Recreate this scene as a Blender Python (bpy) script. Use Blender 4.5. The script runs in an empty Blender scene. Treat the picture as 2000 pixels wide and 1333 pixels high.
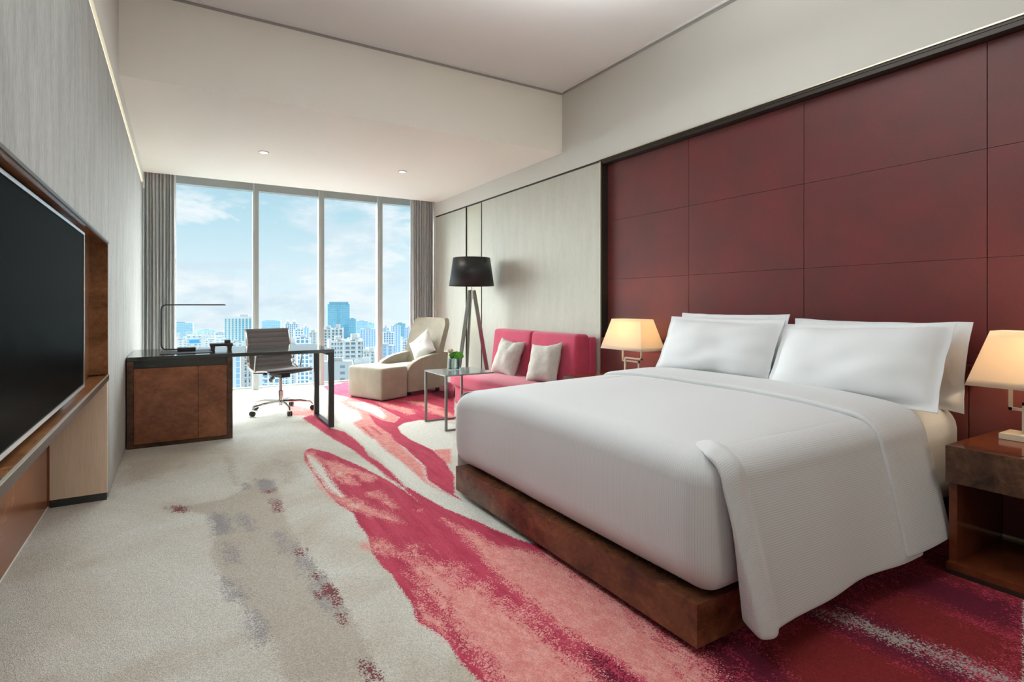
import bpy, bmesh, math, random
import numpy as np
from mathutils import Vector, Matrix, noise
random.seed(7)
PI = math.pi
S = bpy.context.scene
COL = S.collection

# ---------------------------------------------------------------- camera
cam = bpy.data.cameras.new('camera')
cam.sensor_fit = 'HORIZONTAL'; cam.sensor_width = 36.0
cam.lens = 1077.0 / 2000.0 * 36.0
cam.shift_y = -(666.5 - 596.0) / 2000.0
cam.clip_start = 0.02; cam.clip_end = 12000
cam_ob = bpy.data.objects.new('camera', cam); COL.objects.link(cam_ob)
cam_ob.location = (0, 0, 1.177)
cam_ob.rotation_euler = (PI / 2, 0, -0.5455)
S.camera = cam_ob

# ---------------------------------------------------------------- view
S.view_settings.view_transform = 'Standard'
S.view_settings.look = 'None'
S.view_settings.exposure = 0.10
S.view_settings.gamma = 1.0
S.view_settings.use_curve_mapping = False

# ---------------------------------------------------------------- sky
W = bpy.data.worlds.new('sky'); S.world = W
W.use_nodes = True
nt = W.node_tree; nt.nodes.clear()
def N(t, typ, **kw):
    n = t.nodes.new(typ)
    for k, v in kw.items():
        if k.startswith('i_'):
            n.inputs[k[2:].replace('_', ' ')].default_value = v
        else:
            setattr(n, k, v)
    return n
wo = N(nt, 'ShaderNodeOutputWorld'); bg = N(nt, 'ShaderNodeBackground')
tc = N(nt, 'ShaderNodeTexCoord'); sp = N(nt, 'ShaderNodeSeparateXYZ')
nt.links.new(tc.outputs['Generated'], sp.inputs[0])
def ramp(t, stops, interp='LINEAR'):
    r = N(t, 'ShaderNodeValToRGB'); cr = r.color_ramp; cr.interpolation = interp
    while len(cr.elements) > 1: cr.elements.remove(cr.elements[-1])
    cr.elements[0].position = stops[0][0]; cr.elements[0].color = (*stops[0][1], 1)
    for p, c in stops[1:]:
        e = cr.elements.new(p); e.color = (*c, 1)
    return r
g = ramp(nt, [(0.0, (.76, .90, .97)), (.06, (.68, .86, .95)), (.15, (.50, .74, .86)), (.26, (.38, .60, .73)), (.5, (.30, .55, .78)), (1, (.2, .42, .7))])
nt.links.new(sp.outputs['Z'], g.inputs[0])
mp = N(nt, 'ShaderNodeMapping'); mp.inputs['Scale'].default_value = (1, 1, 2.6); mp.inputs['Location'].default_value = (.37, .1, .22)
nt.links.new(tc.outputs['Generated'], mp.inputs[0])
nz = N(nt, 'ShaderNodeTexNoise', i_Scale=5.4, i_Detail=9.0, i_Roughness=.58, i_Distortion=.3)
nt.links.new(mp.outputs[0], nz.inputs[0])
cl = ramp(nt, [(.46, (0, 0, 0)), (.53, (.70, .70, .70)), (.60, (1, 1, 1))])
nt.links.new(nz.outputs[0], cl.inputs[0])
nz2 = N(nt, 'ShaderNodeTexNoise', i_Scale=7.0, i_Detail=6.0, i_Roughness=.6)
nt.links.new(mp.outputs[0], nz2.inputs[0])
cc = ramp(nt, [(.38, (.66, .80, .90)), (.56, (.90, .95, .99))])
nt.links.new(nz2.outputs[0], cc.inputs[0])
mx = N(nt, 'ShaderNodeMix', data_type='RGBA')
nt.links.new(cl.outputs[0], mx.inputs[0]); nt.links.new(g.outputs[0], mx.inputs[6]); nt.links.new(cc.outputs[0], mx.inputs[7])
nt.links.new(mx.outputs[2], bg.inputs[0]); bg.inputs[1].default_value = 1.0
nt.links.new(bg.outputs[0], wo.inputs[0])

# ---------------------------------------------------------------- sun, sky glow and the added fill lights
def lamp(kind, name, loc, energy, color=(1, 1, 1), rot=(0, 0, 0), **kw):
    d = bpy.data.lights.new(name, kind); d.energy = energy; d.color = color
    for k, v in kw.items(): setattr(d, k, v)
    o = bpy.data.objects.new(name, d); COL.objects.link(o)
    o.location = loc; o.rotation_euler = rot
    return o
def aim(o, d):
    o.rotation_euler = Vector(d).to_track_quat('-Z', 'Y').to_euler()
sun = lamp('SUN', 'sun', (0, -20, 60), 1.6, (1, .96, .9), angle=math.radians(1)); aim(sun, (-.35, .75, -.8))
# soft glow of the bright sky beyond the window
sky_glow = lamp('SUN', 'sky_glow', (1.5, 60, 40), 45.0, (.93, .99, .98), angle=math.radians(105)); aim(sky_glow, (-.06, -1, -.66)); sky_glow.visible_glossy = False
# added warm fill for the bed's near side, unseen behind the camera
l1 = lamp('AREA', 'entrance_fill', (2.0, -2.3, 1.7), 17, (1, .87, .72), shape='RECTANGLE', size=1.0, size_y=1.0); aim(l1, (.05, 1, -.30))
# added fill, unseen above the frame, aimed up to brighten the high ceiling
l4 = lamp('AREA', 'uplight_fill', (1.5, 1.9, 2.74), 62, (.95, 1, 1), shape='RECTANGLE', size=2.0, size_y=2.0, spread=math.radians(160)); aim(l4, (0, -.08, 1))
# added fill under the ceiling, out of view, for the floor and bed foot
l2 = lamp('AREA', 'overhead_fill', (.0, 1.8, 3.38), 33, (.94, 1, .99), shape='RECTANGLE', size=1.0, size_y=1.4, spread=math.radians(130)); aim(l2, (.38, .10, -1))

# ---------------------------------------------------------------- materials
M = {}
def mat(name, color=(.8, .8, .8), rough=.5, metal=0.0, **kw):
    m = bpy.data.materials.new(name); m.use_nodes = True
    b = m.node_tree.nodes['Principled BSDF']
    b.inputs['Base Color'].default_value = (*color, 1)
    b.inputs['Roughness'].default_value = rough
    b.inputs['Metallic'].default_value = metal
    for k, v in kw.items():
        b.inputs[k.replace('_', ' ')].default_value = v
    M[name] = m
    return m, m.node_tree, b
def coord(t, scale=(1, 1, 1), kind='Object'):
    c = N(t, 'ShaderNodeTexCoord'); m = N(t, 'ShaderNodeMapping'); m.inputs['Scale'].default_value = scale
    t.links.new(c.outputs[kind], m.inputs[0]); return m.outputs[0]
def nse(t, vec, scale, detail=4, rough=.55, dist=0.0):
    n = N(t, 'ShaderNodeTexNoise', i_Scale=scale, i_Detail=float(detail), i_Roughness=rough, i_Distortion=dist)
    t.links.new(vec, n.inputs[0]); return n.outputs[0]
def col_noise(t, b, vec, scale, stops, **kw):
    r = ramp(t, stops); t.links.new(nse(t, vec, scale, **kw), r.inputs[0]); t.links.new(r.outputs[0], b.inputs['Base Color']); return r
def bump(t, b, src, strength=.3, dist=.002):
    n = N(t, 'ShaderNodeBump'); n.inputs['Strength'].default_value = strength; n.inputs['Distance'].default_value = dist
    t.links.new(src, n.inputs['Height']); t.links.new(n.outputs[0], b.inputs['Normal']); return n
def mathn(t, op, a, b=None, c=None, clamp=False):
    n = N(t, 'ShaderNodeMath', operation=op); n.use_clamp = clamp
    for i, v in enumerate((a, b, c)):
        if v is None: continue
        if isinstance(v, (int, float)): n.inputs[i].default_value = v
        else: t.links.new(v, n.inputs[i])
    return n.outputs[0]
def mixc(t, f, a, b):
    n = N(t, 'ShaderNodeMix', data_type='RGBA')
    for i, v in ((0, f), (6, a), (7, b)):
        if isinstance(v, tuple): n.inputs[i].default_value = (*v, 1)
        elif isinstance(v, (int, float)): n.inputs[i].default_value = v
        else: t.links.new(v, n.inputs[i])
    return n.outputs[2]

mat('plaster', (.66, .645, .60), .9)
mat('plaster_ceiling', (.92, .90, .83), .9)
mat('plaster_high', (.78, .77, .765), .9)
mat('gap_grey', (.40, .385, .37), .8)
# striated wall coverings
def striated(name, c0, c1, rough=.7, sc=(60, 60, 2.2)):
    m, t, b = mat(name, c0, rough)
    v = coord(t, sc); n = nse(t, v, 3.0, 6, .6)
    n2 = nse(t, coord(t, (6, 6, 1.2)), 2.0, 3)
    s = mathn(t, 'ADD', mathn(t, 'MULTIPLY', n, .65), mathn(t, 'MULTIPLY', n2, .35))
    r = ramp(t, [(.36, c0), (.62, c1)]); t.links.new(s, r.inputs[0]); t.links.new(r.outputs[0], b.inputs['Base Color'])
    bump(t, b, n, .25, .002)
striated('wallcover_grey', (.25, .252, .238), (.42, .425, .405), .7, (95, 95, 9))
striated('wallcover_beige', (.44, .438, .375), (.53, .525, .46), .5, (70, 70, 5))
striated('greige_laminate', (.62, .47, .34), (.72, .56, .42), .45)
# leather / lacquer panels behind the bed
m, t, b = mat('red_leather', (.13, .02, .02), .42)
n = nse(t, coord(t, (1, 3.0, 3.0)), 1.1, 8, .62)
n2 = nse(t, coord(t, (120, 120, 16)), 2.0, 4, .6)
n3 = nse(t, coord(t, (120, 16, 120)), 2.0, 4, .6)
s = mathn(t, 'ADD', mathn(t, 'MULTIPLY', n, .46), mathn(t, 'MULTIPLY', mathn(t, 'ADD', n2, n3), .27))
r = ramp(t, [(.36, (.090, .028, .027)), (.50, (.124, .029, .029)), (.64, (.165, .027, .030))]); t.links.new(s, r.inputs[0]); t.links.new(r.outputs[0], b.inputs['Base Color'])
bump(t, b, mathn(t, 'ADD', n2, n3), .15, .001)
# burl wood
def burl(name, stops, rough=.22, sc=2.2):
    m, t, b = mat(name, stops[0][1], rough)
    v = coord(t, (1, 1, 1.3)); n = nse(t, v, sc, 10, .68, .9)
    n2 = nse(t, v, sc * 7, 5, .6, 1.5)
    s = mathn(t, 'ADD', mathn(t, 'MULTIPLY', n, .7), mathn(t, 'MULTIPLY', n2, .3))
    r = ramp(t, stops); t.links.new(s, r.inputs[0]); t.links.new(r.outputs[0], b.inputs['Base Color'])
burl('burl', [(.32, (.10, .032, .014)), (.45, (.20, .066, .028)), (.58, (.29, .105, .045)), (.72, (.38, .16, .07))])
burl('burl_bed', [(.34, (.035, .013, .008)), (.47, (.10, .034, .015)), (.58, (.17, .060, .025)), (.70, (.27, .11, .045))], .25, 3.0)
burl('burl_light', [(.34, (.08, .03, .012)), (.5, (.22, .09, .035)), (.66, (.36, .17, .07))], .15)
burl('burl_dark', [(.36, (.02, .010, .006)), (.5, (.07, .030, .016)), (.66, (.15, .075, .035))], .2)
burl('mahogany', [(.36, (.05, .012, .006)), (.5, (.13, .032, .012)), (.66, (.2, .055, .02))], .12, 1.2)
mat('dark_wood', (.035, .020, .014), .3)
mat('dark_bronze', (.05, .042, .036), .35, .6)
mat('black_gap', (.01, .01, .01), .6)
mat('black_gloss', (.018, .020, .021), .10, 0, Specular_IOR_Level=.9)
mat('desk_metal', (.045, .047, .05), .3, .6)
mat('brass_trim', (.72, .66, .52), .3, .7)
mat('chrome', (.75, .74, .72), .12, 1.0)
mat('brushed_steel', (.27, .26, .25), .28, 1.0)
mat('champagne_metal', (.72, .66, .56), .35, .6)
mat('champagne_lacquer', (.62, .55, .42), .35)
mat('tv_frame', (.75, .76, .77), .25, .9)
m = bpy.data.materials.new('tv_screen'); m.use_nodes = True; t = m.node_tree; t.nodes.clear(); M['tv_screen'] = m
o_ = N(t, 'ShaderNodeOutputMaterial'); d_ = N(t, 'ShaderNodeBsdfDiffuse'); g_ = N(t, 'ShaderNodeBsdfGlossy'); f = N(t, 'ShaderNodeFresnel'); f.inputs[0].default_value = 1.3; ms = N(t, 'ShaderNodeMixShader')
d_.inputs[0].default_value = (.004, .004, .004, 1); g_.inputs[0].default_value = (.09, .09, .085, 1); g_.inputs['Roughness'].default_value = .25
t.links.new(f.outputs[0], ms.inputs[0]); t.links.new(d_.outputs[0], ms.inputs[1]); t.links.new(g_.outputs[0], ms.inputs[2]); t.links.new(ms.outputs[0], o_.inputs[0])
mat('black_plastic', (.015, .015, .016), .4)
mat('lamp_black', (.012, .013, .015), .42)
mat('window_metal', (.40, .43, .42), .4, .3)
mat('window_metal_light', (.60, .63, .62), .4, .2)
mat('white_paint', (.8, .79, .76), .5)
# linen
m, t, b = mat('linen', (.80, .79, .80), .75, Sheen_Weight=.2)
a = N(t, 'ShaderNodeAttribute', attribute_name='rib')
w = mathn(t, 'SINE', mathn(t, 'MULTIPLY', a.outputs['Fac'], 2 * PI / .0085))
w01 = mathn(t, 'MULTIPLY_ADD', w, .5, .5)
t.links.new(mixc(t, w01, (.555, .565, .58), (.625, .635, .65)), b.inputs['Base Color'])
bump(t, b, w, .13, .0010)
m, t, b = mat('linen_plain', (.66, .675, .69), .75, Sheen_Weight=.2)
w = nse(t, coord(t, (30, 30, 300)), 3, 3)
bump(t, b, w, .12, .001)
# woven fabrics
def woven(name, c0, c1, sc=260, rough=.9, bs=.5, big=6.0):
    m, t, b = mat(name, c0, rough, Sheen_Weight=.25)
    v = coord(t); n = nse(t, v, sc, 3, .7); n2 = nse(t, v, big, 4)
    s = mathn(t, 'ADD', mathn(t, 'MULTIPLY', n, .75), mathn(t, 'MULTIPLY', n2, .25))
    r = ramp(t, [(.38, c0), (.62, c1)]); t.links.new(s, r.inputs[0]); t.links.new(r.outputs[0], b.inputs['Base Color'])
    bump(t, b, n, bs, .002)
woven('cream_fabric', (.25, .22, .17), (.42, .375, .295), 200, .9, .5)
woven('red_fabric', (.40, .028, .075), (.55, .055, .12), 330, .9, .3)
woven('grey_cushion', (.36, .335, .30), (.58, .55, .50), 330, .9, .3, 30.0)
woven('white_cushion', (.68, .70, .69), (.84, .86, .85), 330, .9, .3)
woven('chair_fabric', (.115, .108, .115), (.15, .142, .15), 200, .75, .1)
m, t, b = mat('curtain_fabric', (.3, .3, .3), .8, Sheen_Weight=.5)
n = nse(t, coord(t, (90, 90, 5)), 3, 4)
r = ramp(t, [(.35, (.42, .445, .455)), (.65, (.56, .59, .60))]); t.links.new(n, r.inputs[0]); t.links.new(r.outputs[0], b.inputs['Base Color'])
# lamp shade: translucent cloth
m = bpy.data.materials.new('shade_cloth'); m.use_nodes = True; t = m.node_tree; t.nodes.clear(); M['shade_cloth'] = m
o_ = N(t, 'ShaderNodeOutputMaterial'); d_ = N(t, 'ShaderNodeBsdfDiffuse'); tr = N(t, 'ShaderNodeBsdfTranslucent'); ms = N(t, 'ShaderNodeMixShader')
d_.inputs[0].default_value = (.82, .76, .66, 1); tr.inputs[0].default_value = (.88, .72, .50, 1); ms.inputs[0].default_value = .5
t.links.new(d_.outputs[0], ms.inputs[1]); t.links.new(tr.outputs[0], ms.inputs[2]); t.links.new(ms.outputs[0], o_.inputs[0])
def emis(name, c, s):
    m = bpy.data.materials.new(name); m.use_nodes = True; t = m.node_tree; t.nodes.clear(); M[name] = m
    o_ = N(t, 'ShaderNodeOutputMaterial'); e = N(t, 'ShaderNodeEmission'); e.inputs[0].default_value = (*c, 1); e.inputs[1].default_value = s
    t.links.new(e.outputs[0], o_.inputs[0])
emis('led_warm', (1, .90, .66), 2.2)
emis('led_pocket', (1, .66, .46), 1.1)
emis('downlight_glow', (1, .93, .80), 6)
emis('bulb_glow', (1, .85, .6), 4)
# clear glass
def glass(name, tint, gl=.06):
    m = bpy.data.materials.new(name); m.use_nodes = True; t = m.node_tree; t.nodes.clear(); M[name] = m
    o_ = N(t, 'ShaderNodeOutputMaterial'); a_ = N(t, 'ShaderNodeBsdfTransparent'); b_ = N(t, 'ShaderNodeBsdfGlossy'); f = N(t, 'ShaderNodeFresnel'); f.inputs[0].default_value = 1.35
    ms = N(t, 'ShaderNodeMixShader'); a_.inputs[0].default_value = (*tint, 1); b_.inputs['Roughness'].default_value = .02
    t.links.new(mathn(t, 'MULTIPLY', f.outputs[0], gl * 10), ms.inputs[0])
    t.links.new(a_.outputs[0], ms.inputs[1]); t.links.new(b_.outputs[0], ms.inputs[2]); t.links.new(ms.outputs[0], o_.inputs[0])
glass('window_glass', (.975, .985, .98), .015)
glass('vase_glass', (.90, .94, .93), .10)
mat('smoked_glass_top', (.30, .33, .35), .16, .35)
mat('cream_glass', (.55, .54, .44), .12)
m, t, b = mat('moss', (.08, .32, .02), .8); col_noise(t, b, coord(t), 90, [(.35, (.04, .20, .01)), (.65, (.16, .50, .04))])
mat('petal', (.88, .84, .70), .6)

# carpet: cream field with painterly crimson, pink, taupe and lavender figures
m, t, b = mat('carpet', (.6, .55, .48), .95, Specular_IOR_Level=.15)
ob = coord(t)
tuft = N(t, 'ShaderNodeTexVoronoi', i_Scale=210.0); t.links.new(ob, tuft.inputs[0])
sepc = N(t, 'ShaderNodeSeparateColor'); t.links.new(tuft.outputs['Color'], sepc.inputs[0])
n_mid = nse(t, coord(t, (1.0, .5, 1)), 24, 6, .75)
n_str = nse(t, coord(t, (2.4, .30, 1)), 9, 3, .6)
jit = mathn(t, 'ADD', mathn(t, 'MULTIPLY', mathn(t, 'SUBTRACT', sepc.outputs[0], .5), 1.2),
            mathn(t, 'ADD', mathn(t, 'MULTIPLY', mathn(t, 'SUBTRACT', n_mid, .5), 2.0), mathn(t, 'MULTIPLY', mathn(t, 'SUBTRACT', n_str, .5), 1.4)))
base_n = nse(t, coord(t, (1, 1, 1)), 1.1, 4, .55, .5)
rb = ramp(t, [(.36, (.44, .40, .335)), (.47, (.52, .495, .44)), (.60, (.57, .56, .52))]); t.links.new(base_n, rb.inputs[0])
cur = rb.outputs[0]
def layer(cur, name, color, lo=0.0, hi=1.0, sharp=14.0):
    a = N(t, 'ShaderNodeAttribute', attribute_name='c_' + name)
    f = mathn(t, 'MULTIPLY_ADD', mathn(t, 'ADD', a.outputs['Fac'], jit), sharp, .5, clamp=True)
    f = mathn(t, 'MULTIPLY', f, hi)
    return mixc(t, f, cur, color)
pk = ramp(t, [(.38, (.57, .19, .18)), (.62, (.65, .30, .27))]); t.links.new(n_mid, pk.inputs[0])
rd = ramp(t, [(.35, (.38, .036, .074)), (.65, (.48, .060, .108))]); t.links.new(n_str, rd.inputs[0])
cur = layer(cur, 'tan', (.39, .345, .29), hi=.75, sharp=7)
cur = layer(cur, 'lav', (.24, .225, .25), hi=.75, sharp=3)
cur = layer(cur, 'spk', (.17, .035, .045), hi=.9)
cur = layer(cur, 'pink', pk.outputs[0])
cur = layer(cur, 'red', rd.outputs[0])
cur = layer(cur, 'mar', (.085, .008, .022), hi=.9, sharp=4)  # maroon figures, spread wider to hold the shade of the right foreground
cur = layer(cur, 'brk', (.20, .020, .020), hi=.9, sharp=4)  # brick red figures, darkened for the dim right foreground
cur = layer(cur, 'pink2', pk.outputs[0])
cur = layer(cur, 'crm', (.60, .59, .54))
cur = layer(cur, 'gry', (.36, .30, .29))
sh = mathn(t, 'MULTIPLY_ADD', sepc.outputs[1], .34, .84)
fb = nse(t, ob, 210, 2, .6)
sh = mathn(t, 'MULTIPLY', sh, mathn(t, 'MULTIPLY_ADD', fb, .5, .75))
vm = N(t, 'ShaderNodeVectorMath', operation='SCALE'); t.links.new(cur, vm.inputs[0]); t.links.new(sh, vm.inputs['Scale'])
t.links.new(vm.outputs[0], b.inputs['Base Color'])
bump(t, b, mathn(t, 'ADD', tuft.outputs['Distance'], fb), .6, .004)

# ================================================================ helpers
class G:
    """collects vertices and faces of one mesh"""
    def __init__(s): s.v = []; s.f = []; s.a = {}
    def add(s, vs, fs):
        n = len(s.v); s.v += [tuple(v) for v in vs]; s.f += [tuple(i + n for i in f) for f in fs]; return s
    def box(s, x0, x1, y0, y1, z0, z1):
        return s.add([(x, y, z) for z in (z0, z1) for y in (y0, y1) for x in (x0, x1)],
                     [(0, 2, 3, 1), (4, 5, 7, 6), (0, 1, 5, 4), (1, 3, 7, 5), (3, 2, 6, 7), (2, 0, 4, 6)])
    def bar(s, p, q, w, h, up=(0, 0, 1)):
        p, q = Vector(p), Vector(q); d = (q - p).normalized(); u = Vector(up)
        if abs(d.dot(u)) > .95: u = Vector((0, 1, 0))
        a = d.cross(u).normalized() * (w / 2); b_ = a.normalized().cross(d).normalized() * (h / 2)
        vs = [c + i * a + j * b_ for c in (p, q) for i, j in ((-1, -1), (1, -1), (1, 1), (-1, 1))]
        return s.add(vs, [(3, 2, 1, 0), (4, 5, 6, 7), (0, 1, 5, 4), (1, 2, 6, 5), (2, 3, 7, 6), (3, 0, 4, 7)])
    def tube(s, pts, r, n=10, cap=True):
        pts = [Vector(p) for p in pts]; rs = r if isinstance(r, (list, tuple)) else [r] * len(pts)
        prev = None; rings = []
        for i, p in enumerate(pts):
            d = (pts[min(i + 1, len(pts) - 1)] - pts[max(i - 1, 0)]).normalized()
            if prev is None:
                u = Vector((0, 0, 1)) if abs(d.z) < .9 else Vector((1, 0, 0)); a = d.cross(u).normalized()
            else: a = (prev - d * prev.dot(d)).normalized()
            prev = a; b_ = d.cross(a)
            rings.append([p + rs[i] * (math.cos(2 * PI * k / n) * a + math.sin(2 * PI * k / n) * b_) for k in range(n)])
        vs = [v for r_ in rings for v in r_]; fs = []
        for i in range(len(rings) - 1):
            for k in range(n): fs.append((i * n + k, i * n + (k + 1) % n, (i + 1) * n + (k + 1) % n, (i + 1) * n + k))
        if cap: fs += [tuple(range(n))[::-1], tuple(range((len(rings) - 1) * n, len(rings) * n))]
        return s.add(vs, fs)
    def lathe(s, prof, c=(0, 0, 0), n=32, cap=True):
        vs = []; fs = []
        for r, z in prof:
            for k in range(n): vs.append((c[0] + r * math.cos(2 * PI * k / n), c[1] + r * math.sin(2 * PI * k / n), c[2] + z))
        for i in range(len(prof) - 1):
            for k in range(n): fs.append((i * n + k, i * n + (k + 1) % n, (i + 1) * n + (k + 1) % n, (i + 1) * n + k))
        if cap: fs += [tuple(range(n))[::-1], tuple(range((len(prof) - 1) * n, len(prof) * n))]
        return s.add(vs, fs)
    def prism(s, poly, axis, a, b_):
        """closed outline (2D) extruded along axis 'x','y' or 'z'"""
        def P(p, h): return {'x': (h, p[0], p[1]), 'y': (p[0], h, p[1]), 'z': (p[0], p[1], h)}[axis]
        n = len(poly); vs = [P(p, a) for p in poly] + [P(p, b_) for p in poly]
        return s.add(vs, [tuple(range(n))[::-1], tuple(range(n, 2 * n))] + [(i, (i + 1) % n, n + (i + 1) % n, n + i) for i in range(n)])
    def grid(s, rows, close=False):
        n = len(rows[0]); vs = [v for r in rows for v in r]; fs = []
        for i in range(len(rows) - 1):
            for k in range(n if close else n - 1):
                fs.append((i * n + k, i * n + (k + 1) % n, (i + 1) * n + (k + 1) % n, (i + 1) * n + k))
        return s.add(vs, fs)
    def soft(s, x0, x1, y0, y1, z0, z1, r, n=10, crown=0, seg=4):
        """box with rounded edges and a slightly crowned top"""
        def line(a, b_, rr):
            L = [a, b_] ; rr = min(rr, (b_ - a) / 2 - 1e-4)
            t = [a + rr * (1 - math.cos(PI / 2 * k / seg)) for k in range(seg)]
            m = [a + rr + (b_ - a - 2 * rr) * k / n for k in range(n + 1)]
            return t + m + [a + b_ - q for q in t[::-1]]
        rr = min(r, (x1 - x0) / 2 - 1e-4, (y1 - y0) / 2 - 1e-4, (z1 - z0) / 2 - 1e-4)
        ax = (line(x0, x1, rr), line(y0, y1, rr), line(z0, z1, rr)); lo = (x0, y0, z0); hi = (x1, y1, z1)
        cx, cy = (x0 + x1) / 2, (y0 + y1) / 2
        key = {}; bm = []
        def vid(p):
            q = [min(max(p[i], lo[i] + rr), hi[i] - rr) for i in range(3)]
            d = [p[i] - q[i] for i in range(3)]
            # cube-face point -> rounded point
            L = math.sqrt(sum(e * e for e in d))
            if L > 1e-9: p = [q[i] + d[i] / L * rr for i in range(3)]
            kx = (p[0] - cx) / (x1 - x0) * 2; ky = (p[1] - cy) / (y1 - y0) * 2
            if crown: p = [p[0], p[1], p[2] + (crown * max(0, 1 - kx * kx) * max(0, 1 - ky * ky) if p[2] > (z0 + z1) / 2 else 0)]
            k = tuple(round(e, 6) for e in p)
            if k not in key: key[k] = len(bm); bm.append(tuple(p))
            return key[k]
        fs = []
        for d in range(3):
            a, b_ = [(1, 2), (2, 0), (0, 1)][d]
            for side in (0, 1):
                for i in range(len(ax[a]) - 1):
                    for j in range(len(ax[b_]) - 1):
                        quad = []
                        for ii, jj in ((i, j), (i + 1, j), (i + 1, j + 1), (i, j + 1)):
                            p = [0, 0, 0]; p[d] = hi[d] if side else lo[d]; p[a] = ax[a][ii]; p[b_] = ax[b_][jj]
                            quad.append(vid(p))
                        if not side: quad = quad[::-1]
                        q2 = [];  [q2.append(q) for q in quad if q not in q2]
                        if len(q2) > 2: fs.append(tuple(q2))
        return s.add(bm, fs)

def mesh_from(name, g, bevel=0, seg=2, angle=35, smooth=True):
    me = bpy.data.meshes.new(name)
    bm = bmesh.new(); vs = [bm.verts.new(v) for v in g.v]
    for f in g.f:
        try: bm.faces.new([vs[i] for i in f])
        except ValueError: pass
    if bevel:
        bm.edges.ensure_lookup_table(); bm.normal_update()
        es = [e for e in bm.edges if len(e.link_faces) == 2 and e.calc_face_angle(0) > math.radians(40)]
        bmesh.ops.bevel(bm, geom=es, offset=bevel, segments=seg, affect='EDGES', clamp_overlap=True, profile=.6)
    bmesh.ops.recalc_face_normals(bm, faces=bm.faces)
    bm.to_mesh(me); bm.free()
    if smooth:
        me.shade_smooth(); me.set_sharp_from_angle(angle=math.radians(angle))
    return me
def M4(o): return Matrix.LocRotScale(o.location, o.rotation_euler, o.scale)
def wm(o):
    m = M4(o)
    while o.parent: o = o.parent; m = M4(o) @ m
    return m
def obj(name, g, m, parent=None, world=True, origin=None, **kw):
    """one mesh object; with world=True the coordinates given are those of the room"""
    me = mesh_from(name, g, **kw)
    me.materials.append(M[m])
    o = bpy.data.objects.new(name, me); COL.objects.link(o)
    if kw.get('bevel'):
        md = o.modifiers.new('normals', 'WEIGHTED_NORMAL'); md.keep_sharp = True; md.weight = 60
    if parent is not None:
        o.parent = parent
        if world: me.transform(wm(parent).inverted())
    elif origin is not None:
        o.location = origin; me.transform(Matrix.Translation(-Vector(origin)))
    return o
def tag(o, label, cat, group=None):
    o['label'] = label; o['category'] = cat
    if group: o['group'] = group
    return o
def thing(name, label, cat, loc=(0, 0, 0), rotz=0, group=None):
    o = bpy.data.objects.new(name, None); COL.objects.link(o)
    o.empty_display_size = .05; o.location = loc; o.rotation_euler = (0, 0, rotz)
    return tag(o, label, cat, group)
def struct(name, g, m, **kw):
    parent = kw.pop('parent', None); o = obj(name, g, m, parent, **kw)
    if parent is None: o['kind'] = 'structure'
    return o
def copy_tree(o, parent=None):
    c = o.copy(); COL.objects.link(c); c.parent = parent
    for ch in list(o.children): copy_tree(ch, c)
    return c
def box(*a): return G().box(*a)
def curve2(pts, n=8):
    """Catmull-Rom through 2D or 3D points"""
    P = [Vector(p) for p in pts]; P = [P[0] * 2 - P[1]] + P + [P[-1] * 2 - P[-2]]; out = []
    for i in range(1, len(P) - 2):
        for k in range(n):
            t = k / n; a, b_, c, d = P[i - 1:i + 3]
            out.append(.5 * ((2 * b_) + (c - a) * t + (2 * a - 5 * b_ + 4 * c - d) * t * t + (3 * b_ - a - 3 * c + d) * t ** 3))
    out.append(P[-2]); return out

# ================================================================ the room
XL, XR = -.36, 3.482
YE = -2.6                                   # back of the room, behind the camera
struct('wall_back', box(-1.2, 3.9, YE - .15, YE, -.1, 3.7), 'plaster')
# left wall: lower grey covered panels with fine joints, taller upper wall above a lit slot
g = G()
for a, b_ in ((YE, .80),): g.box(XL - .1, XL, a, b_, 0.0, 2.63)
for a, b_ in ((.80, 2.865), (2.869, 4.142)): g.box(XL - .05, XL, a, b_ - .0, 1.555, 2.63)
g.box(XL - .05, XL, 4.146, 8.10, 0.012, 2.63)
struct('wall_left', g, 'wallcover_grey')
struct('wall_left.001', box(XL - .30, XL - .012, 4.146, 8.6, 0, 2.62), 'black_gap')
struct('wall_left.002', box(-.75, XL + .01, YE, 8.6, 2.66, 3.6), 'plaster')
struct('wall_left.003', box(-.80, -.64, YE, 4.146, 0, 2.63), 'plaster')
struct('trim_1', box(XL - .10, XL - .055, YE, 8.1, 2.60, 2.66), 'plaster')
led = obj('light_strip', box(XL - .052, XL - .004, YE, 7.95, 2.632, 2.652), 'led_warm', origin=(XL - .03, 3, 2.63))
tag(led, 'thin warm glowing light line along the top of the grey left wall', 'light strip')
struct('wall_left.004', box(-.9, -.42, 8.1, 8.6, 0, 3.0), 'plaster')

# right wall: plaster beam above, beige covered panels near the window, recess for the red panels
struct('wall_right', box(3.75, 3.9, YE, 8.6, 0, 3.6), 'plaster')
struct('wall_right.001', box(XR, 3.8, YE, 8.05, 2.569, 3.6), 'plaster')
g = G(); g.box(XR + .004, 3.8, 4.10, 6.525, .012, 2.555); g.box(XR + .004, 3.8, 6.995, 8.3, .012, 2.555)
struct('wall_right.002', g, 'wallcover_beige')
struct('wall_right.003', box(XR, 3.8, 8.05, 8.6, 0, 3.2), 'plaster')
g = G(); g.box(XR - .004, XR + .05, YE, 8.05, 2.556, 2.572)
struct('trim_2', g, 'dark_bronze')
g = G(); g.box(XR - .012, XR - .004, YE, 4.10, 2.572, 2.580); g.box(XR - .010, XR, 4.085, 4.10, .0, 2.556)
struct('trim_3', g, 'brass_trim')
struct('trim_4', box(XR - .006, 3.57, 4.070, 4.085, 0, 2.556), 'dark_bronze')
struct('trim_5', box(XR, 3.6, YE, 4.07, 2.53, 2.568), 'dark_bronze')
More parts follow.
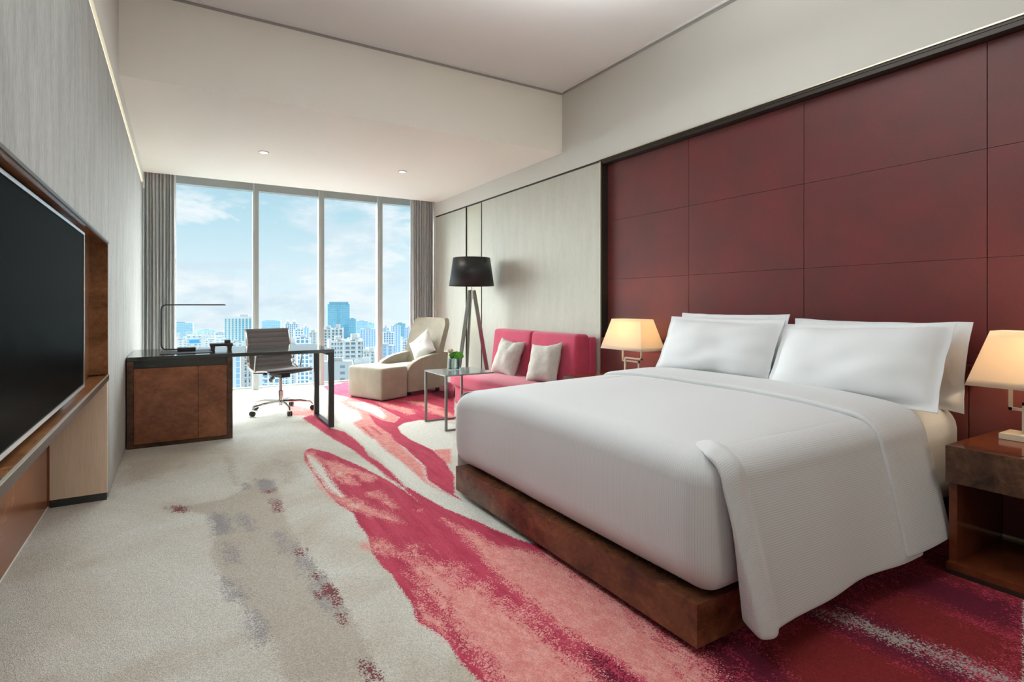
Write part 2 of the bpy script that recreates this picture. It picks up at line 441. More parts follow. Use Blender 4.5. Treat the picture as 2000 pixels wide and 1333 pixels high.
g = G(); g.box(XR - .002, XR + .03, 6.525, 6.535, 0, 2.556); g.box(XR - .002, XR + .03, 6.985, 6.995, 0, 2.556)
struct('trim_6', g, 'dark_bronze')
struct('wall_right.004', box(3.60, 3.75, YE, 4.2, 0, 2.56), 'dark_wood')
mir = obj('wall_glass_strip', box(XR + .012, XR + .03, 6.535, 6.985, .01, 2.556), 'cream_glass', origin=(XR + .02, 6.76, 0))
tag(mir, 'tall narrow cream glass strip set in the beige wall behind the floor lamp', 'glass panel')

# ceilings
YS = 4.715
struct('ceiling', box(-.4, XR + .05, YE, YS + .2, 3.418, 3.6), 'plaster_high')
g = G(); g.box(-.4, XR + .02, YS, 7.98, 2.784, 3.5)
struct('ceiling.001', g, 'plaster_ceiling')
struct('ceiling.002', box(-.4, XR + .02, 7.98, 8.6, 3.02, 3.2), 'plaster')
# shadow gap mouldings round the high ceiling
g = G(); g.box(XL + .02, XR - .02, YS - .045, YS - .03, 3.406, 3.419); g.box(XR - .045, XR - .03, YE, YS - .03, 3.406, 3.419)
struct('trim_7', g, 'plaster_high')
g = G(); g.box(XL + .02, XR - .004, YS - .018, YS - .0005, 3.396, 3.419); g.box(XR - .018, XR - .0005, YE, YS - .03, 3.396, 3.419)
struct('trim_8', g, 'gap_grey')
pl = obj('light_strip', box(XL + .02, XR - .02, 7.982, 7.994, 2.786, 2.806), 'led_pocket', origin=(1.5, 7.98, 2.79))
tag(pl, 'thin peach coloured light line where the lower ceiling meets the curtains', 'light strip')

# floor with the carpet figures stored as distances to their outlines
CARPET=[
('tan',0.03,[(-0.0,3.75),(0.1,3.75),(0.25,3.76),(0.38,3.94),(0.52,4.06),(0.55,3.74),(0.5,3.04),(0.52,2.69),(0.55,2.44),(0.57,2.11),(0.56,1.86),(0.54,1.69),(0.29,1.83),(0.28,2.06),(0.26,2.22),(0.22,2.4),(0.17,2.62),(0.16,2.73),(0.14,2.95),(0.17,3.32),(0.15,3.51),(0.07,3.63)]),
('tan',0.1,[(0.64,4.49),(0.74,4.35),(0.7,4.01),(0.62,3.88)]),
('tan',0.1,[(-0.31,4.99),(-0.06,4.99),(-0.14,4.46),(-0.3,4.37)]),
('tan',0.05,[(0.33,4.84),(0.35,4.77),(0.33,4.01),(0.32,3.98),(0.32,4.42)]),
('tan',0.04,[(0.0,4.66),(0.06,4.83),(0.07,4.78),(0.03,4.62)]),
('lav',0.05,[(0.16,3.54),(0.22,3.5),(0.25,3.38),(0.23,3.18),(0.16,3.19)]),
('lav',0.05,[(0.17,2.66),(0.21,2.62),(0.23,2.48),(0.21,2.41),(0.17,2.48)]),
('lav',0.06,[(0.23,2.35),(0.26,2.26),(0.28,2.11),(0.26,2.09),(0.23,2.2)]),
('lav',0.04,[(0.45,4.09),(0.55,4.0),(0.53,3.77),(0.45,3.82)]),
('lav',0.04,[(0.37,4.03),(0.41,4.01),(0.39,3.88),(0.36,3.91)]),
('lav',0.06,[(0.29,3.44),(0.33,3.39),(0.35,3.18),(0.33,3.14),(0.3,3.27)]),
('lav',0.06,[(0.43,3.08),(0.46,3.04),(0.45,2.81),(0.43,2.83)]),
('lav',0.06,[(0.48,2.93),(0.51,2.86),(0.52,2.56),(0.54,2.39),(0.54,2.23),(0.54,2.1),(0.52,2.09),(0.49,2.28),(0.49,2.5),(0.47,2.79)]),
('lav',0.05,[(0.19,3.08),(0.24,3.01),(0.24,2.79),(0.21,2.81)]),
('lav',0.05,[(0.52,1.81),(0.54,1.76),(0.54,1.69),(0.51,1.7)]),
('spk',0.045,[(-0.04,3.8),(0.01,3.77),(0.06,3.68),(0.03,3.64),(-0.02,3.68)]),
('spk',0.045,[(0.47,3.8),(0.52,3.79),(0.51,3.73),(0.47,3.73)]),
('spk',0.045,[(0.48,3.62),(0.52,3.56),(0.51,3.37),(0.48,3.4)]),
('spk',0.045,[(0.49,2.81),(0.52,2.79),(0.51,2.72),(0.48,2.75)]),
('spk',0.045,[(0.5,2.52),(0.52,2.5),(0.51,2.47),(0.5,2.48)]),
('spk',0.045,[(0.52,2.38),(0.55,2.38),(0.55,2.21),(0.53,2.2),(0.53,2.3),(0.49,2.31)]),
('spk',0.045,[(0.52,2.14),(0.54,2.12),(0.52,2.06),(0.52,2.06)]),
('spk',0.045,[(0.52,1.81),(0.54,1.75),(0.54,1.69),(0.52,1.7),(0.52,1.75)]),
('pink',0.04,[(1.71,7.92),(1.85,7.22),(2.0,6.65),(1.99,5.54),(1.88,5.3),(1.68,4.86),(1.58,4.26),(1.56,3.99),(1.52,3.72),(1.43,3.44),(1.42,3.22),(1.45,3.09),(1.44,2.98),(1.4,3.18),(1.39,3.4),(1.41,3.71),(1.43,4.02),(1.42,4.26),(1.43,4.78),(1.44,5.21),(1.45,5.48),(1.52,5.67),(1.63,5.68),(1.71,6.07),(1.67,6.38),(1.66,6.59),(1.68,7.39)]),
('pink',0.02,[(1.02,8.01),(1.11,8.26),(1.2,8.2),(1.19,7.8),(1.09,7.62)]),
('pink',0.02,[(1.08,7.27),(1.14,6.95),(1.23,6.7),(1.31,6.47),(1.31,5.97),(1.26,5.57),(1.18,5.76),(1.16,6.16),(1.04,6.23),(1.04,6.63)]),
('pink',0.02,[(1.78,4.17),(1.91,4.11),(1.73,3.71),(1.72,3.8),(1.73,3.93)]),
('red',0.012,[(0.85,4.56),(0.89,4.68),(0.93,4.73),(1.03,4.53),(1.12,4.12),(1.19,3.72),(1.23,3.35),(1.23,3.08),(1.22,2.84),(1.23,2.73),(1.28,2.81),(1.29,2.92),(1.31,3.04),(1.35,2.78),(1.42,2.53),(1.46,2.35),(1.8,1.69),(3.29,1.42),(3.83,1.09),(1.51,0.43),(0.82,0.84),(0.82,1.35),(0.81,1.52),(0.8,1.59),(0.8,1.68),(0.81,1.78),(0.79,1.84),(0.76,1.93),(0.79,2.08),(0.79,2.2),(0.8,2.32),(0.79,2.46),(0.79,2.62),(0.83,2.8),(0.83,2.97),(0.85,3.13),(0.81,3.32),(0.8,3.65),(0.81,4.02),(0.82,4.35)]),
('red',0.02,[(1.11,6.04),(1.23,6.17),(1.25,5.83),(1.26,5.38),(1.33,5.14),(1.33,4.83),(1.32,4.52),(1.27,4.25),(1.29,4.06),(1.29,3.82),(1.28,3.61),(1.26,3.42),(1.28,3.34),(1.3,3.18),(1.33,2.92),(1.37,2.75),(1.42,2.59),(1.29,2.58),(1.21,2.67),(1.2,2.83),(1.22,3.09),(1.24,3.37),(1.23,3.6),(1.23,3.9),(1.22,4.42),(1.16,5.12),(1.13,5.67)]),
('red',0.015,[(1.79,8.25),(1.88,8.27),(2.17,8.44),(2.84,8.03),(3.58,7.58),(2.42,5.12),(2.28,5.2),(2.12,5.31),(1.94,5.26),(1.82,5.11),(1.76,4.85),(1.74,4.56),(1.76,4.33),(1.77,4.14),(1.72,3.8),(1.63,3.46),(1.47,3.11),(1.46,2.94),(1.45,3.09),(1.44,3.25),(1.44,3.47),(1.54,3.75),(1.57,4.03),(1.6,4.34),(1.61,4.61),(1.66,4.88),(1.67,5.35),(1.77,5.93),(1.78,5.51),(1.85,5.31),(1.99,5.54),(1.99,6.38),(1.85,7.16),(1.75,7.47)]),
('red',0.03,[(1.52,5.3),(1.54,5.28),(1.5,4.88),(1.49,4.89)]),
('red',0.03,[(1.59,5.29),(1.61,5.24),(1.59,4.89),(1.57,4.9)]),
('pink2',0.05,[(0.93,4.37),(1.01,4.23),(1.09,3.94),(1.17,3.74),(1.12,3.62),(1.05,3.66),(1.07,3.8),(1.01,3.88),(1.01,3.6),(0.94,3.67),(0.92,3.89),(0.93,4.16)]),
('pink2',0.04,[(0.88,4.63),(0.93,4.65),(0.93,4.41),(0.91,3.98),(0.88,3.71),(0.88,3.44),(0.84,3.4),(0.82,3.62),(0.81,3.96),(0.83,4.3)]),
('pink2',0.05,[(0.81,4.0),(0.83,3.65),(0.88,3.44),(0.95,3.26),(1.0,3.07),(1.05,2.84),(0.99,2.92),(0.92,3.06),(0.86,3.19),(0.81,3.38),(0.79,3.64)]),
('pink2',0.05,[(1.02,3.43),(1.09,3.43),(1.09,3.28),(1.06,3.24),(1.01,3.36)]),
('pink2',0.05,[(1.08,3.23),(1.09,3.09),(1.08,3.07),(1.05,3.19)]),
('pink2',0.03,[(1.16,3.0),(1.2,2.99),(1.18,2.95)]),
('pink2',0.06,[(2.05,6.57),(2.16,6.28),(2.26,5.92),(2.22,5.66),(2.11,5.6),(2.1,5.92),(2.05,6.25)]),
('pink2',0.06,[(2.46,6.0),(2.53,5.8),(2.53,5.39),(2.43,5.19),(2.37,5.48),(2.37,5.75)]),
('pink2',0.06,[(2.38,6.47),(2.56,6.25),(2.59,5.72),(2.48,5.84),(2.39,6.25)]),
('pink2',0.04,[(1.25,2.79),(1.28,2.64),(1.31,2.54),(1.33,2.35),(1.4,2.27),(1.46,2.16),(1.49,2.0),(1.45,1.78),(1.43,1.45),(1.39,1.25),(1.3,1.08),(1.19,1.07),(1.22,1.22),(1.25,1.26),(1.25,1.39),(1.21,1.53),(1.19,1.67),(1.2,1.81),(1.19,2.01),(1.2,2.18),(1.23,2.35),(1.24,2.56)]),
('pink2',0.12,[(1.49,2.15),(1.55,2.03),(1.51,1.74),(1.49,1.38),(1.48,1.25),(1.37,1.03),(1.25,1.03),(1.34,1.28),(1.37,1.68)]),
('pink2',0.1,[(0.98,2.55),(0.98,2.42),(0.98,2.35),(1.09,2.24),(1.05,2.15),(1.02,2.19),(1.02,2.08),(1.11,2.04),(1.09,1.96),(1.11,1.85),(1.13,1.75),(1.12,1.61),(1.13,1.49),(1.13,1.38),(1.08,1.13),(0.83,1.29),(0.85,1.5),(0.87,1.63),(0.85,1.81),(0.86,1.97),(0.87,2.14),(0.89,2.31)]),
('pink2',0.04,[(0.81,2.06),(0.81,2.03),(0.83,1.96),(0.84,1.86),(0.85,1.78),(0.82,1.82),(0.78,1.9),(0.78,1.95)]),
('pink2',0.05,[(0.78,2.73),(0.81,2.68),(0.85,2.58),(0.83,2.56),(0.77,2.65)]),
('pink2',0.05,[(0.83,2.75),(0.87,2.68),(0.91,2.51),(0.9,2.45),(0.85,2.52),(0.81,2.64)]),
('pink2',0.05,[(0.98,2.5),(0.97,2.36),(0.93,2.32)]),
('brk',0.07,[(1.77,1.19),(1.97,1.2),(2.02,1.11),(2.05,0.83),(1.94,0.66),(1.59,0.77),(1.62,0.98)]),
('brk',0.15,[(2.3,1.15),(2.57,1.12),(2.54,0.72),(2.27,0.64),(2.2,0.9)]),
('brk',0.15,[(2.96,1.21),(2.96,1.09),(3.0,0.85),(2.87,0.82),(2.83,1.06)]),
('crm',0.03,[(1.77,6.79),(1.93,6.63),(1.97,6.2),(1.89,5.69),(1.82,5.56),(1.81,6.0),(1.76,6.37)]),
('crm',0.03,[(1.62,6.5),(1.7,6.16),(1.63,5.68),(1.5,5.53),(1.46,5.0),(1.47,4.7),(1.43,4.3),(1.43,4.02),(1.41,3.71),(1.39,3.4),(1.41,3.21),(1.45,3.0),(1.49,2.8),(1.49,2.55),(1.46,2.45),(1.42,2.59),(1.38,2.77),(1.33,2.94),(1.3,3.18),(1.29,3.37),(1.3,3.67),(1.32,4.04),(1.33,4.56),(1.36,5.06),(1.35,5.26),(1.33,5.41),(1.48,6.11)]),
('crm',0.03,[(0.87,4.54),(0.9,4.43),(0.9,4.13),(0.88,3.75),(0.87,3.44),(0.85,3.43),(0.83,3.65),(0.83,4.06)]),
('crm',0.02,[(1.82,5.11),(1.92,5.23),(2.09,5.28),(2.26,5.16),(2.33,4.95),(1.95,4.13),(1.78,4.16),(1.77,4.35),(1.75,4.58),(1.76,4.85)]),
('crm',0.05,[(0.89,3.27),(0.91,3.24),(0.9,3.21)]),
('crm',0.03,[(0.97,3.98),(0.99,3.93),(0.96,3.9)]),
('gry',0.1,[(2.12,1.18),(2.15,1.15),(2.19,0.96),(2.21,0.83),(2.23,0.68),(2.21,0.63),(2.17,0.66),(2.18,0.81),(2.14,0.97),(2.13,1.11)]),
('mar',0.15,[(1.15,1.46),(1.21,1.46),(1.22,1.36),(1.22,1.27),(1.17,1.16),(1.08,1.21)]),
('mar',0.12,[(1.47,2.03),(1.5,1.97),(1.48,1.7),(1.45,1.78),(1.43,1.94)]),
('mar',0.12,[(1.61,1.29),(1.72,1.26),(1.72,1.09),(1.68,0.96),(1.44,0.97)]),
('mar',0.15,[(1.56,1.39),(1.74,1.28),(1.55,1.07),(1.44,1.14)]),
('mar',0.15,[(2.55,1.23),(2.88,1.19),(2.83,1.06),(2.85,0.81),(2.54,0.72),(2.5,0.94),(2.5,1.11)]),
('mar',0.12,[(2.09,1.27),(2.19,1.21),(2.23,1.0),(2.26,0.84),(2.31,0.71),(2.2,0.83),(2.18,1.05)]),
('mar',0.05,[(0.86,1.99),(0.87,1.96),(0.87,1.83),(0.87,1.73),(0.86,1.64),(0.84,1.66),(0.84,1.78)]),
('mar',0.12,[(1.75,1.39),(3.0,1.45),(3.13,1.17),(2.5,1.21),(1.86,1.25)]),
('mar',0.5,[(1.75,1.28),(2.41,1.37),(3.21,1.39),(3.75,1.06),(1.51,0.43),(0.82,0.84),(1.34,1.2)]),  # wide maroon patch, foreground shade put into the carpet colour
('mar',0.08,[(3.11,7.69),(3.5,7.46),(2.89,6.17),(2.84,6.68)]),
]

def carpet_mesh():
    xs = np.concatenate([np.arange(-.70, 3.80, .015)]); ys = np.concatenate([np.arange(YE, 0, .1), np.arange(0, 8.60, .015)])
    X, Y = np.meshgrid(xs, ys); P = np.stack([X.ravel(), Y.ravel()], 1).astype(np.float32)
    A = {}
    for lay, amp, poly in CARPET:
        if lay not in A: A[lay] = np.full(len(P), -2.5, np.float32)
        q = np.array(poly, np.float32); lo = q.min(0) - amp * 2.5; hi = q.max(0) + amp * 2.5
        idx = np.where((P >= lo).all(1) & (P <= hi).all(1))[0]
        if len(idx) == 0: continue
        p = P[idx]; d2 = np.full(len(p), 1e9, np.float32); ins = np.zeros(len(p), bool)
        for i in range(len(q)):
            a, b_ = q[i - 1], q[i]; ab = b_ - a; L = max(float(ab @ ab), 1e-9)
            tt = np.clip(((p - a) @ ab) / L, 0, 1)[:, None]; dd = p - (a + tt * ab); d2 = np.minimum(d2, (dd * dd).sum(1))
            if a[1] != b_[1]:
                c = ((a[1] > p[:, 1]) != (b_[1] > p[:, 1])) & (p[:, 0] < (b_[0] - a[0]) * (p[:, 1] - a[1]) / (b_[1] - a[1]) + a[0])
                ins ^= c
        sd = np.sqrt(d2) * np.where(ins, 1, -1) / amp
        A[lay][idx] = np.maximum(A[lay][idx], np.clip(sd, -2.5, 2.5))
    nx, ny = len(xs), len(ys)
    me = bpy.data.meshes.new('floor')
    co = np.zeros((nx * ny, 3), np.float32); co[:, :2] = P
    i = np.arange((nx - 1) * (ny - 1)); r_ = i // (nx - 1); c_ = i % (nx - 1); v0 = r_ * nx + c_
    F_ = np.stack([v0, v0 + 1, v0 + 1 + nx, v0 + nx], 1).astype(np.int32)
    me.vertices.add(len(co)); me.vertices.foreach_set('co', co.ravel())
    me.loops.add(F_.size); me.loops.foreach_set('vertex_index', F_.ravel())
    me.polygons.add(len(F_)); me.polygons.foreach_set('loop_start', (np.arange(len(F_)) * 4).astype(np.int32))
    me.update(calc_edges=True); me.validate()
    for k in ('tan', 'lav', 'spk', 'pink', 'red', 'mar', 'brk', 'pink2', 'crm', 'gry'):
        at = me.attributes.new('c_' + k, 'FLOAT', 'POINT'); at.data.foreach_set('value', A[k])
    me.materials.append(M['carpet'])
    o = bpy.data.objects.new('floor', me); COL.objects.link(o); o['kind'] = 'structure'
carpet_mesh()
struct('floor.001', box(-.9, 3.9, YE - .1, 8.62, -.30, -.004), 'plaster')
struct('trim_9', box(-.40, 3.5, 8.42, 8.62, -.003, .012), 'white_paint')

# window wall: frame, four panes and three deep mullions
g = G(); g.box(-.42, 3.52, 8.40, 8.52, 2.765, 3.02); g.box(-.42, 3.52, 8.44, 8.52, 0.0, .03); g.box(-.42, -.34, 8.40, 8.52, 0, 3); g.box(3.45, 3.52, 8.4, 8.52, 0, 3)
win = struct('window_1', g, 'window_metal')
MU = (.94, 1.818, 2.693)
ed = (-.34,) + MU + (3.45,)
for i in range(4): obj('window_pane', box(ed[i] + (.03 if i else 0), ed[i + 1] - (.03 if i < 3 else 0), 8.47, 8.482, .03, 2.765), 'window_glass', win)
for x in MU:
    mu = obj('mullion', box(x - .024, x + .022, 8.33, 8.50, .0, 2.95), 'window_metal', win, bevel=.003)
    obj('mullion_trim', box(x - .048, x - .024, 8.36, 8.46, .0, 2.95), 'window_metal_light', mu)

# downlights
for i, (x, y, lb) in enumerate(((.775, 6.301, 'round recessed downlight in the lower ceiling, nearer the left wall'), (2.314, 6.352, 'round recessed downlight in the lower ceiling, nearer the right wall'))):
    if i == 0:
        t_ = thing('ceiling_downlight', lb, 'downlight', (x, y, 2.784)); first = t_
        obj('trim_ring', G().lathe([(.052, -.0), (.052, -.006), (.040, -.010), (.036, -.002), (.036, .0)], n=32, cap=False), 'white_paint', t_, world=False)
        obj('lens', G().lathe([(.036, -.004), (.0005, -.004)], n=32, cap=False), 'downlight_glow', t_, world=False)
    else:
        t_ = copy_tree(first); t_.location = (x, y, 2.784); tag(t_, lb, 'downlight')
lamp('SPOT', 'downlight_beam', (.775, 6.301, 2.765), 25, (1, .9, .75), spot_size=1.9, spot_blend=.8, shadow_soft_size=.04)
lamp('SPOT', 'downlight_beam', (2.314, 6.352, 2.765), 25, (1, .9, .75), spot_size=1.9, spot_blend=.8, shadow_soft_size=.04)

# ================================================================ media wall on the left
mw = thing('media_wall_unit', 'burl wood niche with a dark shelf framing the television on the left wall', 'wall unit', (XL, 2.5, 0))
obj('back_panel', box(-.47, -.445, .8, 4.142, .757, 1.60), 'burl_light', mw)
obj('side_panel', box(-.445, XL, 4.128, 4.1415, .757, 1.555), 'burl_light', mw)
obj('top_panel', box(-.445, XL, .8, 4.128, 1.545, 1.5545), 'burl_light', mw)
obj('edge_trim', box(XL - .004, XL + .004, .8, 4.142, 1.549, 1.561), 'dark_bronze', mw)
sh_ = obj('shelf', box(-.64, XL - .003, .8, 4.1415, .722, .752), 'burl_light', mw)
obj('front_edge', box(XL - .003, XL + .005, .8, 4.1415, .722, .752), 'dark_wood', sh_)
obj('edge_trim', box(XL - .002, XL + .006, .8, 4.1425, .7525, .7565), 'brass_trim', sh_)
obj('base_panel', box(-.65, -.636, .8, 4.11, .02, .722), 'burl', mw)
obj('joint_strip', box(-.636, -.63, 4.092, 4.11, .02, .722), 'mahogany', mw)
obj('end_panel', box(-.63, XL - .002, 4.112, 4.142, .045, .722), 'greige_laminate', mw)
obj('kick_plate', box(-.63, XL - .004, 4.116, 4.142, .0, .045), 'black_gloss', mw)

tv = thing('television', 'large flat television with silver edge in the burl wood niche', 'television', (-.40, 2.5, .777))
obj('frame', (lambda g: (g.box(-.415, -.387, 1.55, 3.392, .777, .793), g.box(-.415, -.387, 1.55, 3.392, 1.517, 1.529), g.box(-.415, -.387, 3.376, 3.392, .793, 1.517), g.box(-.415, -.387, 1.55, 1.562, .793, 1.517), g)[-1])(G()), 'tv_frame', tv)
obj('screen', box(-.410, -.391, 1.562, 3.376, .793, 1.517), 'tv_screen', tv)
obj('rear_housing', box(-.445, -.41, 1.9, 3.1, .9, 1.4), 'black_plastic', tv)
# niche glow is put into the top panel's light burl; no lamp here
# ================================================================ curtains
def curtain(x0, x1, n, label, name='curtain'):
    rows = []
    nz_ = 30; m_ = n * 12
    for j in range(nz_ + 1):
        z = .015 + (2.99 - .015) * j / nz_; row = []
        for i in range(m_ + 1):
            s = i / m_; ph = 2 * PI * n * s + .9 * math.sin(5 * s * n + 1) + .25 * math.sin(z * 1.7 + s * 9)
            amp = .036 * (.75 + .35 * math.sin(7.3 * s * n + 2)) * (1 - .35 * (z / 3) ** 3)
            row.append((x0 + (x1 - x0) * s + .01 * math.sin(ph * 2 + .6), 8.14 + amp * math.sin(ph) + .006 * noise.noise((s * 20, z * 2, 0)), z))
        rows.append(row)
    g = G().grid(rows); o = obj(name, g, 'curtain_fabric', origin=((x0 + x1) / 2, 8.14, 0), angle=80)
    md = o.modifiers.new('thickness', 'SOLIDIFY'); md.thickness = .004
    return tag(o, label, 'curtain')
curtain(-.345, -.02, 9, 'grey pleated floor length curtain at the left end of the window')
curtain(3.10, 3.47, 9, 'grey pleated floor length curtain at the right end of the window, behind the armchair')

# ================================================================ desk
dk = thing('desk', 'dark desk with burl wood cabinet at the left wall and black metal end frame', 'desk', (.45, 5.75, 0))
YD = 5.44; DB = 6.30
cab = obj('cabinet', (lambda g: (g.box(-.352, -.305, YD, DB, .0, .715), g.box(.375, .418, YD, DB, .0, .715), g.box(-.305, .375, YD + .03, DB, .03, .655), g.box(-.305, .375, YD, DB, .0, .03), g)[-1])(G()), 'burl_dark', dk, bevel=.002)
obj('recess_panel', box(-.305, .375, YD + .025, DB, .655, .715), 'black_gloss', cab)
obj('cabinet_door', box(-.303, .152, YD + .004, YD + .029, .033, .652), 'burl', dk, bevel=.0015)
obj('cabinet_door', box(.156, .373, YD + .004, YD + .029, .033, .652), 'burl', dk, bevel=.0015)
obj('desktop', box(-.352, 1.295, YD - .005, DB + .04, .717, .75), 'black_gloss', dk, bevel=.003)
obj('end_frame', (lambda g: (g.box(1.245, 1.295, YD, YD + .045, 0, .717), g.box(1.245, 1.295, DB - .21, DB - .165, 0, .717), g.box(1.245, 1.295, YD + .045, DB - .21, 0, .02), g.box(1.245, 1.295, YD + .045, DB - .21, .69, .717), g)[-1])(G()), 'desk_metal', dk, bevel=.003)
pad = obj('desk_pad', box(-.13, .27, 5.60, 6.02, .7505, .7545), 'black_plastic', origin=(.07, 5.8, .7505), bevel=.0015)
tag(pad, 'thin black writing pad on the left of the desktop under the desk lamp', 'desk pad')
# desk lamp
dl = thing('desk_lamp', 'slim black desk lamp of one bent rod on a flat square base', 'desk lamp', (.03, 5.9, .7545))
obj('base', box(-.00, .145, 5.84, 5.96, .755, .785), 'lamp_black', dl, bevel=.004)
def bend(pts, r, n=6):
    out = [Vector(pts[0])]
    for i in range(1, len(pts) - 1):
        p = Vector(pts[i]); a = (Vector(pts[i - 1]) - p).normalized() * r; b_ = (Vector(pts[i + 1]) - p).normalized() * r
        for k in range(n + 1):
            s = k / n; out.append((p + a) * (1 - s) ** 2 + p * 2 * s * (1 - s) + (p + b_) * s * s)
    out.append(Vector(pts[-1])); return out
obj('arm', G().tube(bend([(.02, 5.9, .771), (-.125, 5.9, .771), (-.125, 5.9, 1.178), (.385, 5.9, 1.178)], .05), .0058, 8), 'lamp_black', dl)
obj('light_head', box(.16, .395, 5.892, 5.908, 1.172, 1.180), 'lamp_black', dl)
# stationery stand
st = thing('stationery_stand', 'small dark stationery stand with curved feet on the desk behind the lamp', 'stand', (.38, 5.95, .75))
obj('tray', box(.262, .455, 5.88, 6.02, .785, .812), 'dark_wood', st, bevel=.006)
for x in (.272, .413): obj('foot', G().prism([(x, .7505), (x + .030, .7505), (x + .034, .786), (x - .006, .786)], 'y', 5.885, 6.015), 'dark_wood', st, bevel=.003)
nb = obj('small_box', box(.385, .435, 5.90, 5.97, .8125, .842), 'dark_wood', origin=(.41, 5.93, .8125), bevel=.003)
tag(nb, 'tiny dark box sitting on top of the stationery stand', 'box')

# ================================================================ office chair
oc = thing('office_chair', 'grey ribbed swivel office chair with chrome arms and five castors behind the desk', 'office chair', (.975, 6.53, 0), math.radians(17))
prof = curve2([(.245, .455), (.20, .478), (.05, .468), (-.13, .455), (-.205, .475), (-.245, .54), (-.262, .64), (-.285, .76), (-.315, .875), (-.33, .905)], 8)
def ribbed(g, w, i0, i1):
    # sheet following the profile; local -Y is the front of the chair
    pts = prof[i0:i1]; top = []; bot = []
    L = 0; acc = [0]
    for a, b_ in zip(pts, pts[1:]): L += (b_ - a).length; acc.append(L)
    fine = []
    n = 90
    for k in range(n + 1):
        s = L * k / n; i = max(0, min(len(acc) - 2, next((q for q in range(len(acc) - 1) if acc[q + 1] >= s - 1e-9), len(acc) - 2)))
        u = (s - acc[i]) / max(1e-9, acc[i + 1] - acc[i]); p = pts[i].lerp(pts[i + 1], u); d = (pts[i + 1] - pts[i]).normalized()
        nrm = Vector((-d.y, d.x)); rib = .006 * abs(math.sin(PI * s / .056)) ** .6
        fine.append((p, nrm, rib))
    rows = []
    for p, nr, rb_ in fine:
        a = p - nr * (.004 + rb_); b_ = p + nr * (.004 + rb_)
        rows.append([(-w, -a[0], a[1]), (w, -a[0], a[1]), (w, -b_[0], b_[1]), (-w, -b_[0], b_[1])])
    g.grid(rows, close=True); n4 = len(rows) * 4 ; base = len(g.v) - n4
    g.f += [(base, base + 1, base + 2, base + 3), tuple(base + n4 - 4 + q for q in (3, 2, 1, 0))]
    return g
obj('seat', ribbed(G(), .235, 0, 34), 'chair_fabric', oc, world=False, angle=60)
obj('backrest', ribbed(G(), .235, 33, len(prof)), 'chair_fabric', oc, world=False, angle=60)
for sx in (-1, 1):
    g = G(); g.tube([(sx * .245, -p[0], p[1]) for p in prof], .011, 8)
    obj('side_rail', g, 'chrome', oc, world=False)
    arm = obj('armrest', G().soft(sx * .265 - .022, sx * .265 + .022, -.05, .20, .665, .685, .01, 4), 'champagne_metal', oc, world=False)
    g = G(); g.tube(curve2([(sx * .265, .19, .67), (sx * .268, .235, .60), (sx * .262, .20, .50), (sx * .255, .08, .46), (sx * .255, .04, .46)], 5), .009, 8)
    g.tube([(sx * .265, .01, .668), (sx * .258, .06, .47)], .009, 8)
    obj('arm_loop', g, 'chrome', arm, world=False)
g = G(); g.tube([(-.24, -.12, .445), (0, -.08, .425), (.24, -.12, .445)], .014, 8); g.tube([(-.24, .13, .44), (0, .08, .42), (.24, .13, .44)], .014, 8); g.box(-.05, .05, -.12, .12, .385, .425)
obj('under_seat_bracket', g, 'desk_metal', oc, world=False)
obj('tilt_knob', G().tube([(-.13, -.10, .39), (-.17, -.13, .375)], .022, 12), 'chrome', oc, world=False)
obj('gas_column', G().lathe([(.028, .07), (.028, .23), (.018, .235), (.018, .39)], n=16), 'chrome', oc, world=False)
for k in range(5):
    a = 2 * PI * k / 5 + math.radians(-100)
    c, s_ = math.cos(a), math.sin(a)
    lg = obj('leg', G().tube([(c * .02, s_ * .02, .115), (c * .20, s_ * .20, .112), (c * .31, s_ * .31, .094), (c * .33, s_ * .33, .065)], [.018, .014, .012, .010], 8), 'chrome', oc, world=False)
    g = G()
    for o_ in (-.013, .013):
        q = Vector((c * .33 - s_ * o_, s_ * .33 + c * o_, .0265)); w_ = Vector((-s_, c, 0)) * .008
        g.tube([q - w_, q + w_], .0262, 16)
    cs = obj('castor', g, 'black_plastic', lg, world=False)

# ================================================================ pillows and cushions
def pillow_g(w, h, t_, flange=0.0, seed=0, n=26, m_=18, pinch=.05, wr=.006):
    """soft pillow in local x (width) y (height) with thickness in z; corners pulled out"""
    g = G()
    def pt(i, j, side):
        x = -1 + 2 * i / n; y = -1 + 2 * j / m_
        x = math.copysign(1 - (1 - abs(x)) ** 1.25, x); y = math.copysign(1 - (1 - abs(y)) ** 1.25, y)
        sx = 1 - pinch * (1 - y * y) ** 1 * .6; sy = 1 - pinch * (1 - x * x) * 1.0
        fx = max(0, 1 - (abs(x) / (1 - flange / w)) ** 3.0) if flange else max(0, 1 - abs(x) ** 3.2)
        fy = max(0, 1 - (abs(y) / (1 - flange / h)) ** 3.0) if flange else max(0, 1 - abs(y) ** 3.2)
        z = t_ / 2 * (fx ** .62) * (fy ** .62)
        nn = noise.noise((x * 2.1 + seed, y * 2.3, side * 3 + seed)) ; z += wr * nn * (1 if z > .005 else .3) * 2
        if side < 0: z = -z
        return (x * w / 2 * sx + .004 * noise.noise((y * 3, seed, 1)), y * h / 2 * sy + .006 * noise.noise((x * 3, seed, 5)), z + side * .002)
    for side in (1, -1):
        g.grid([[pt(i, j, side) for i in range(n + 1)] for j in range(m_ + 1)])
    # join the rim
    a = 0; b_ = (n + 1) * (m_ + 1)
    rim = [i for i in range(n + 1)] + [(j + 1) * (n + 1) - 1 for j in range(1, m_ + 1)] + [m_ * (n + 1) + i for i in range(n - 1, -1, -1)] + [j * (n + 1) for j in range(m_ - 1, 0, -1)]
    for k in range(len(rim)):
        p, q = rim[k], rim[(k + 1) % len(rim)]; g.f.append((a + p, a + q, b_ + q, b_ + p))
    return g
